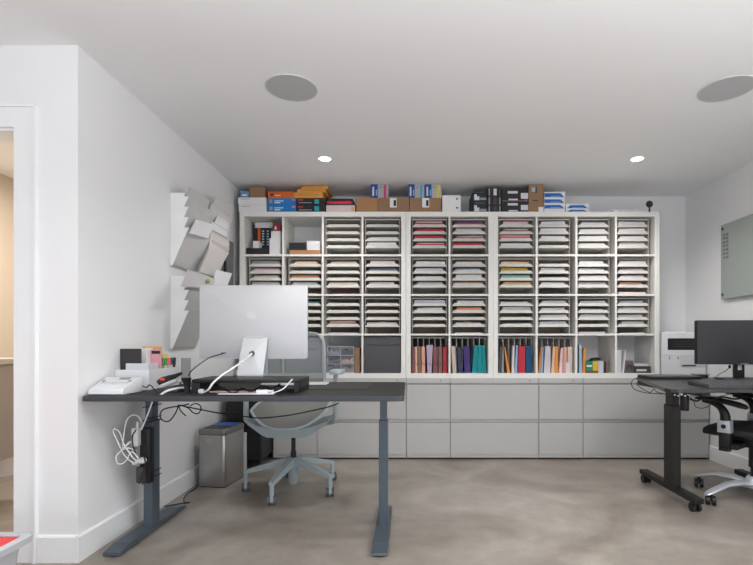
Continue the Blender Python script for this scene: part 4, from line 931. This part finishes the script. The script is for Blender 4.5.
# backrest
bcx = -86.4
def back(u, v):
    a = (u-.5)*2
    hw = 21.3+1.0*math.sin(v*math.pi)
    z = 62+v*49
    y = 374+4*v-7*math.sin(v*math.pi*.9)*.6-6*a*a
    return (bcx+a*hw, y, z)
def sup(u, v):        # rounded-corner sheet
    a = (u-.5)*2; b_ = (v-.5)*2
    s_ = 1-.10*abs(a)**4*abs(b_)**4*1.6; s2 = 1-.10*abs(a)**4*abs(b_)**4*1.6
    return back(.5+a*s_/2, .5+b_*s2/2)
MB().grid(sup, 24, 24).build('backrest_mesh', NET, t, True)
rim = [sup(k/20, 0) for k in range(20)]+[sup(1, k/20) for k in range(20)]+[sup(1-k/20, 1) for k in range(20)]+[sup(0, 1-k/20) for k in range(20)]
MB().tube(rim, .95, 8, closed=True).build('backrest_frame', CHAIR, t, True)
MB().tube([(bcx+2, 362, 44), (bcx, 378, 52), (bcx, 376, 66)], [3, 3.2, 2.2], 10, 5, flat=.6).tube([(bcx-16, 371, 71), (bcx-8, 375, 68), (bcx, 376, 66), (bcx+8, 375, 68), (bcx+16, 371, 71)], 1.1, 8, 4).build('back_support', CHAIR, t, True)
# seat: net stretched in a U shaped frame
def seat(u, v):
    a = (u-.5)*2
    y = 312+v*46+13*abs(a)**2.4*(1-v)
    z = 49.6-3.0*(1-v)**3+1.0*v+10.5*abs(a)**2.6+9*v**2.2*(1-abs(a)**2.6)
    return (CXC+a*25.4, y, z)
MB().grid(seat, 22, 16).build('seat_mesh', NET2, t, True)
rim = [seat(k/20, 0) for k in range(20)]+[seat(1, k/16) for k in range(16)]+[seat(1-k/20, 1) for k in range(20)]+[seat(0, 1-k/16) for k in range(16)]
MB().tube(rim, 1.0, 8, closed=True).build('seat_rim', CHAIR, t, True)
def shell(u, v):
    a = (u-.5)*2; p = seat(u, .04+.8*v)
    k = (1-abs(a)**2.6)
    return (CXC+(p[0]-CXC)*(1-.12*k*0), p[1]+.5, p[2]-.6)
sh = MB(); secs = []
for k in range(11):
    v = k/10
    y = 317+v*34
    top = [(CXC-27.5, y+4, 51.0), (CXC-19, y, 48.6), (CXC-9, y-1.2, 46.0), (CXC, y-1.6, 45.4), (CXC+9, y-1.2, 46.0), (CXC+19, y, 48.6), (CXC+27.5, y+4, 51.0)]
    bot = [(CXC+26.5, y+4, 48.4), (CXC+16, y+1.0, 42.0), (CXC+12, y+.6, 40.4), (CXC-12, y+.6, 40.4), (CXC-16, y+1.0, 42.0), (CXC-26.5, y+4, 48.4)]
    secs.append(top+bot)
sh.rings(secs).build('seat_shell', CHAIR, t, True)
for s_ in (-1, 1):
    ar = MB()
    P = [(CXC+s_*20, 336, 46.5), (CXC+s_*26, 334, 48.2), (CXC+s_*29.4, 332, 49.2), (CXC+s_*30.6, 331, 51), (CXC+s_*30.8, 331, 60), (CXC+s_*30.9, 331, 76), (CXC+s_*31.2, 331, 82)]
    ar.tube(P, [1.5, 1.6, 1.6, 1.5, 1.4, 1.3, 1.5], 10, 4, flat=1.3)
    a_ = ar.build('arm', CHAIR, t, True)
    MB().prism(rr(CXC+s_*32-4.2, CXC+s_*32+4.2, 320, 345, 3.5), 82, 84.6, 'z', bev=.8).build('arm_pad', CHAIR, a_, True)
MB().cyl((CXC, CYC, 22), (CXC, CYC, 41), 1.5).cyl((CXC, CYC, 21.5), (CXC, CYC, 27), 2.2, 1.9).build('gas_column', BLACK, t, True)
MB().lathe((CXC, CYC, 3.8), [(2.6, 0), (3.2, .8), (3.6, 9), (4.2, 14), (4.8, 16.5), (4.2, 18.4), (2.4, 18.8)], 28).build('hub', CHAIR, t, True)
for k in range(5):
    a = math.radians(187+72*k); c_, s_ = math.cos(a), math.sin(a); R = 32.5
    lg = MB(); prof = [(3.5, 20.2, 3.0, 2.9), (10, 19.2, 2.7, 2.6), (20, 16.8, 2.3, 2.0), (30, 14.2, 1.9, 1.5), (R+1.2, 13.2, 1.6, 1.3)]
    rs = []
    for d_, z_, w_, h_ in prof:
        o2 = Vector((CXC+c_*d_, CYC+s_*d_, z_)); sd = Vector((-s_, c_, 0))
        rs.append([o2+sd*w_+Vector((0, 0, -h_)), o2+sd*w_*.85+Vector((0, 0, h_*.8)), o2-sd*w_*.85+Vector((0, 0, h_*.8)), o2-sd*w_+Vector((0, 0, -h_))])
    lg.rings(rs)
    lo = Vector((CXC+c_*R, CYC+s_*R, 0)); lg.cyl(lo+Vector((0, 0, 6.5)), lo+Vector((0, 0, 12.8)), 1.5, 1.5, 12)
    L_ = lg.build('leg', CHAIR, t, True)
    ca = math.radians(20+65*k); ax_ = Vector((math.cos(ca), math.sin(ca), 0)) if k not in (0, 1, 2, 4) else Vector((1, .25, 0)).normalized()
    cc = lo+Vector((0, 0, 3.0))
    cs2 = MB().cyl(cc+ax_*.9, cc+ax_*2.5, 3.0, 3.0, 20).cyl(cc-ax_*2.5, cc-ax_*.9, 3.0, 3.0, 20)
    cs2.build('castor', mat('castor_grey', (96, 100, 102), .5), L_, True)
    MB().cyl(cc-ax_*1.0, cc+ax_*1.0, 2.4, 2.4, 16).cyl(cc+Vector((0, 0, 1)), cc+Vector((0, 0, 4.2)), 1.9, 1.4, 12).build('castor_hood', CHAIR, L_, True)

# ---------------------------------------------------------------- right standing desk
t = thing('standing_desk', 'black standing desk on castors at the right edge', 'desk', (205, 322, 0))
D2Z = 76.8; poly = [(175.4, 370), (149.5, 281), (150.5, 276.5), (153.5, 274.5), (262, 274.5), (262, 370)]
MB().prism(poly, D2Z-2.2, D2Z, 'z', bev=.25).build('tabletop', mat('black_worktop', (48, 47, 46), .35), t)
for k, cx in enumerate((175.2, 246)):
    lg = bx(cx-2.8, cx+2.8, 314, 325, 9, 62, .3).build('leg', BLK2, t); bx(cx-2.2, cx+2.2, 315, 324, 62, 71.4, .2).build('inner_column', BLK2, lg)
    ft = bx(cx-3.0, cx+3.2, 290, 359, 5.6, 9.0, .4).build('foot', BLK2, t)
    for yy in (294, 355):
        MB().cyl((cx-2.6, yy, 2.8), (cx-.7, yy, 2.8), 2.8).cyl((cx+.7, yy, 2.8), (cx+2.6, yy, 2.8), 2.8).box(cx-.7, cx+.7, yy-1.2, yy+1.2, 2.4, 5.6).build('castor', BLACK, ft, True)
    bx(cx-2.6, cx+2.6, 283, 362, 71.4, D2Z-2.2, .2, 1).build('bracket', BLK2, t)
bx(172, 249, 317, 322, 70.6, D2Z-2.3).build('cross_rail', BLK2, t)
m = MB()
for q in range(5): m.cyl((PX(668+q*3.4, 274.4)+4, 274.3, D2Z-3.3-.5*(q % 2)), (PX(668+q*3.4, 274.4)+4, 275, D2Z-3.3-.5*(q % 2)), .35, None, 8)
m.build('bolt', SILVER, t)
t = thing('laptop', 'closed black laptop on the far left corner of right desk', 'laptop', (193, 357, D2Z))
MB().prism(rr(174.8, 211, 345, 368, 1.2), D2Z+.2, D2Z+1.6, 'z', bev=.2).build('base', BLACK, t); MB().prism(rr(174.8, 211, 345, 368, 1.2), D2Z+1.6, D2Z+2.2, 'z', bev=.2).build('lid', mat('laptop_lid', (74, 74, 76), .35, .3), t)
for xx, yy in ((180, 348), (208, 348), (180, 365), (208, 365)): MB().cyl((xx, yy, D2Z), (xx, yy, D2Z+.25), .8, None, 10).build('rubber_foot', BLACK, t)
t = thing('flat_tray', 'small grey tray behind the laptop on the right desk', 'tray', (218, 366, D2Z))
bx(PX(694, 362), PX(708, 362), 359, 368, D2Z+2.2, D2Z+2.9, .1, 1).build('plate', GREYTX, t)
bx(PX(694, 362)+1, PX(708, 362)-1, 360, 367, D2Z, D2Z+2.2).build('riser_block', DKGREY, t)
t = thing('keyboard', 'large dark grey keyboard at the front of right desk', 'keyboard', (200, 296, D2Z), rotz=0)
kp = [(283, D2Z), (305, D2Z), (305, D2Z+2.6), (283.3, D2Z+1.0)]
MB().prism(kp, 177, 222, 'x', bev=.2).build('case', mat('keyboard_case', (64, 65, 68), .5), t)
KEYS = MB()
for r in range(6):
    yy = 285+3.2*r; z_ = D2Z+1.0+(yy-283.3)*(1.6/21.7)
    for q in range(15): KEYS.box(178.2+2.9*q, 180.7+2.9*q, yy, yy+2.7, z_, z_+.75+.1)
KEYS.build('keys', mat('keycap_grey', (84, 85, 88), .6), t)
# right monitor
t = thing('monitor', 'wide dark monitor on a black stand on the right desk', 'monitor', (PX(738, 341), 341, D2Z), rotz=-6)
mx_ = PX(742, 341); zt_, zb_ = PZ(320.3, 341), PZ(364.4, 341)
bx(mx_-30.6, mx_+30.6, 339.5, 340.8, zb_, zt_, .25).build('screen_panel', mat('matte_screen', (54, 55, 59), .45, var=.02), t)
bx(mx_-30.8, mx_+30.8, 340.8, 344.5, zb_-.1, zt_+.1, .5).build('back_shell', BLACK, t)
bx(mx_-3.4, mx_+3.6, 344.5, 347, D2Z+1.2, zb_+20, .3).build('stand_column', BLACK, t)
bx(mx_-1.2, mx_+1.4, 343.9, 344.6, zb_-4.2, zb_-.3, .3).build('cable_clip', WPL, t)
MB().prism(rr(mx_-14, mx_+14, 334, 352, 1.2), D2Z, D2Z+1.2, 'z', bev=.2).build('stand_base', DKGREY, t)
bx(mx_-2, mx_+3, 339.3, 339.5, zb_+.3, zb_+.7).build('front_mark', WPL2, t)
cable('black_cable', [(729.5, 367, 350), (726, 370.5, 350), (719, 374.4, 349), (716, 377, 348), (716, 379.2, 346)], .25, CORD, 'thin black cable with a plug beside the right monitor stand')
tag(MB().ball(wpt(729.6, 366.6, 350), 1.1, 12, (.8, .8, 1.3)).build('small_plug', BLACK, None, True), 'small black plug at the cable tip by the right monitor', 'plug')
UD = 'cables under the right desk'
cable('black_cable', [(638, 377.6, 369), (633, 380, 369), (631.5, 384.5, 368), (635, 389.5, 366), (645, 392.6, 362), (655, 393.6, 350), (664, 393.8, 338)], .3, CORD, 'black cable drooping off the left corner of right desk', group=UD)
cable('black_cable', [(640, 379, 371.5), (637, 384, 371), (642, 388.6, 369), (650, 392.4, 364), (654, 388.8, 362), (657, 392, 356), (668, 394.4, 340)], .3, CORD, 'second black cable looping below the right desk corner', group=UD)
cable('black_cable', [(690, 397, 300), (694, 402, 300), (696, 407, 300), (704, 408, 300), (710, 404.6, 300), (709, 399, 300)], .25, CORD, 'thin black cable loop hanging beneath the right desk', group=UD)
cable('black_cable', [(690, 399, 296), (697, 401, 296), (703, 398, 296), (712, 400, 297), (722, 397, 298), (735, 399, 298), (748, 396.5, 298)], .55, CORD, 'thick black cable bundle beneath the right desktop', group=UD)
cable('grey_cable', [(684, 394.4, 300), (696, 396.4, 300), (706, 394.6, 300), (716, 396.6, 300), (730, 394.2, 300)], .3, mat('grey_rubber', (160, 160, 164), .5), 'pale grey cable tucked beneath the right desktop', group=UD)
t = thing('desk_motor', 'black cylinder hanging under the right desk by its leg', 'cylinder', (PX(684.5, 300), 300, 62))
x = PX(684.5, 300)
MB().lathe((x, 300, PZ(410.5, 300)), [(2.4, 0), (2.6, .3), (2.6, 9.2), (2.4, 9.6)], 24).build('canister', BLACK, t, True)
MB().cyl((x, 300, PZ(410.5, 300)+9.6), (x, 300, D2Z-2.2), .9, None, 12).build('mount', BLK2, t, True)

# ---------------------------------------------------------------- right ergonomic chair, facing left
t = thing('ergonomic_chair', 'black ergonomic office chair with silver base, cut by right edge', 'office chair', (226, 314, 0), rotz=-53)
EX, EY = 226.0, 314.0
RUB = mat('black_upholstery', (34, 34, 36), .75)
def padsec(x, z, hw, th, n=20):
    return [(x, EY+hw*math.copysign(abs(math.cos(a))**.6, math.cos(a)), z+th*math.copysign(abs(math.sin(a))**.7, math.sin(a))) for a in [2*math.pi*k/n for k in range(n)]]
MB().rings([padsec(EX-26.5, 43.4, 12, 1.6), padsec(EX-24.5, 44.2, 17, 3.0), padsec(EX-19, 45.4, 20, 4.2), padsec(EX-7, 46.0, 22, 4.4), padsec(EX+13, 45.8, 22, 4.2), padsec(EX+22, 46.6, 20, 4.0), padsec(EX+25, 47.2, 17, 2.6)]).build('seat', RUB, t, True)
bx(EX-15, EX+14, EY-9, EY+9, 35.5, 42, 1).build('mechanism', BLACK, t, True)
MB().box(EX-9, EX-6, EY-31, EY-9, 35.6, 36.6, .3).build('lever', BLACK, t)
def bk(u, v):
    a = (u-.5)*2; return (EX+25+4*v-3*math.sin(v*3.1)-3*a*a, EY+a*(21-3*v), 50+v*52)
MB().grid(bk, 14, 14, (1.2, 0, 0)).build('backrest', RUB, t, True)
MB().tube([(EX+12, EY, 40), (EX+27, EY, 42), (EX+31, EY, 56), (EX+30, EY, 76)], [3, 3, 2.4, 1.8], 10, 4).build('back_spine', BLACK, t, True)
for s_ in (-1, 1):
    yy = EY+s_*25.5
    D_ = yy
    k_ = 1 if s_ == -1 else 0
    a_ = MB().prism([(EX-11, 34.6), (EX-5, 34.6), (EX-4.4, 46.6), (EX-11, 46.6)], yy-2.4, yy+2.4, 'y', bev=.7).build('arm', BLACK, t, True)
    MB().prism([(EX-11.6, 46.4), (EX-4.0, 46.4), (EX-4.2, 54.2), (EX-11.6, 54.2)], yy-2.8, yy+2.8, 'y', bev=.5).build('arm_sleeve', SILV2, a_, True)
    MB().cyl((EX-7.8, yy+s_*2.7, 50.4), (EX-7.8, yy+s_*3.3, 50.4), 1.4, None, 16).build('arm_button', BLACK, a_, True)
    MB().tube([(EX-7.8, yy, 54), (EX-8.2, yy, 58), (EX-10.4, yy, 62), (EX-15, yy, 64.6), (EX-21, yy, 65.6)], [3.1, 2.8, 2.3, 1.8, 1.2], 12, 4).build('arm_bracket', BLACK, a_, True)
    MB().rings([[(EX+x_, yy+w_*math.cos(q), z_+h_*math.sin(q)) for q in [2*math.pi*j/16 for j in range(16)]] for x_, w_, z_, h_ in ((-25.5, 1.2, 66.6, .6), (-23, 3.0, 67.0, 1.2), (-15, 4.2, 66.9, 1.6), (-7, 4.4, 65.8, 1.7), (0, 4.0, 64.4, 1.8), (3.4, 2.8, 63.6, 1.5), (4.6, 1.2, 63.2, .7))]).build('arm_pad', RUB, a_, True)
    MB().box(EX-11, EX-1, min(yy, EY+s_*10), max(yy, EY+s_*10), 36, 39.6, .6).build('arm_beam', BLACK, t)
MB().cyl((EX, EY, 12), (EX, EY, 36), 2.2).cyl((EX, EY, 22), (EX, EY, 34), 3.2, 3.2).build('gas_column', BLACK, t, True)
MB().lathe((EX, EY, 8), [(3, 0), (5.5, 1), (5.8, 5), (4, 8)], 24).build('hub', SILV2, t, True)
for k in range(5):
    a = math.radians(247+72*k); c_, s_ = math.cos(a), math.sin(a); R = 35
    lg = MB(); rs = []
    for d_, z_, w_, h_ in ((4, 11.0, 3.2, 2.6), (12, 12.4, 3.0, 1.9), (22, 12.2, 2.8, 1.6), (30, 10.0, 2.8, 1.4), (R+1, 8.0, 2.6, 1.2), (R+3.6, 7.0, 1.6, .8)):
        o2 = Vector((EX+c_*d_, EY+s_*d_, z_)); sd = Vector((-s_, c_, 0))
        rs.append([o2+sd*w_*math.cos(q)+Vector((0, 0, h_*math.sin(q))) for q in [2*math.pi*j/12 for j in range(12)]])
    L_ = lg.rings(rs).build('leg', SILV2, t, True)
    lo = Vector((EX+c_*R, EY+s_*R, 3.0)); ax_ = Vector((.85, .5, 0)).normalized()
    MB().cyl(lo+ax_*.7, lo+ax_*2.6, 3.0).cyl(lo-ax_*2.6, lo-ax_*.7, 3.0).cyl(lo, lo+Vector((0, 0, 4.4)), 1.2, 1.2, 12).build('castor', BLACK, L_, True)

# ---------------------------------------------------------------- storage tub at the lower left
t = thing('storage_tub', 'clear plastic storage tub with pale rim at lower left', 'storage tub', (-172, 172, 0))
TUB = mat('translucent_plastic', (214, 212, 218), .3, alpha=.8); RIM = mat('tub_rim', (198, 201, 206), .35)
X0, X1, Y0, Y1, H = -196, -144.8, 142, 187, 30
def ring(ins, z): return [(x, y, z) for x, y in rr(X0+ins, X1-ins, Y0+ins, Y1-ins, 4)]
MB().rings([ring(5.5, 0), ring(2.6, H-3), ring(2.6, H-.6), ring(3.1, H-.6), ring(3.1, H-3), ring(6, 1)]).build('body', TUB, t, True)
MB().rings([ring(.0, H-2.8), ring(-.2, H-.4), ring(.4, H), ring(2.4, H), ring(2.6, H-.8), ring(2.4, H-.8), ring(1.0, H-.8), ring(1.0, H-2.8)], closed=True).build('rim', RIM, t, True)
REDP = mat('bright_red_plastic', (236, 46, 56), .45)
zz = 1.2
tag(bx(X0+9, X1-9, Y0+9, Y1-9, 1.0, 20, .5).build('storage_box', mat('grey_box_card', (190, 188, 192), .7)), 'pale box inside the clear storage tub beneath the red folders', 'box')
tag(bx(X0+5, X1-5, Y0+5, Y1-5, 20, 26.0, .6).build('red_folder', REDP), 'lower bright red folder lying in the clear storage tub', 'folder', 'red folders in the tub')
tag(bx(X0+4, X1-3.3, Y0+4, Y1-3.6, 26.0, 29.5, .6).build('red_folder', REDP), 'upper bright red folder lying in the clear storage tub', 'folder', 'red folders in the tub')
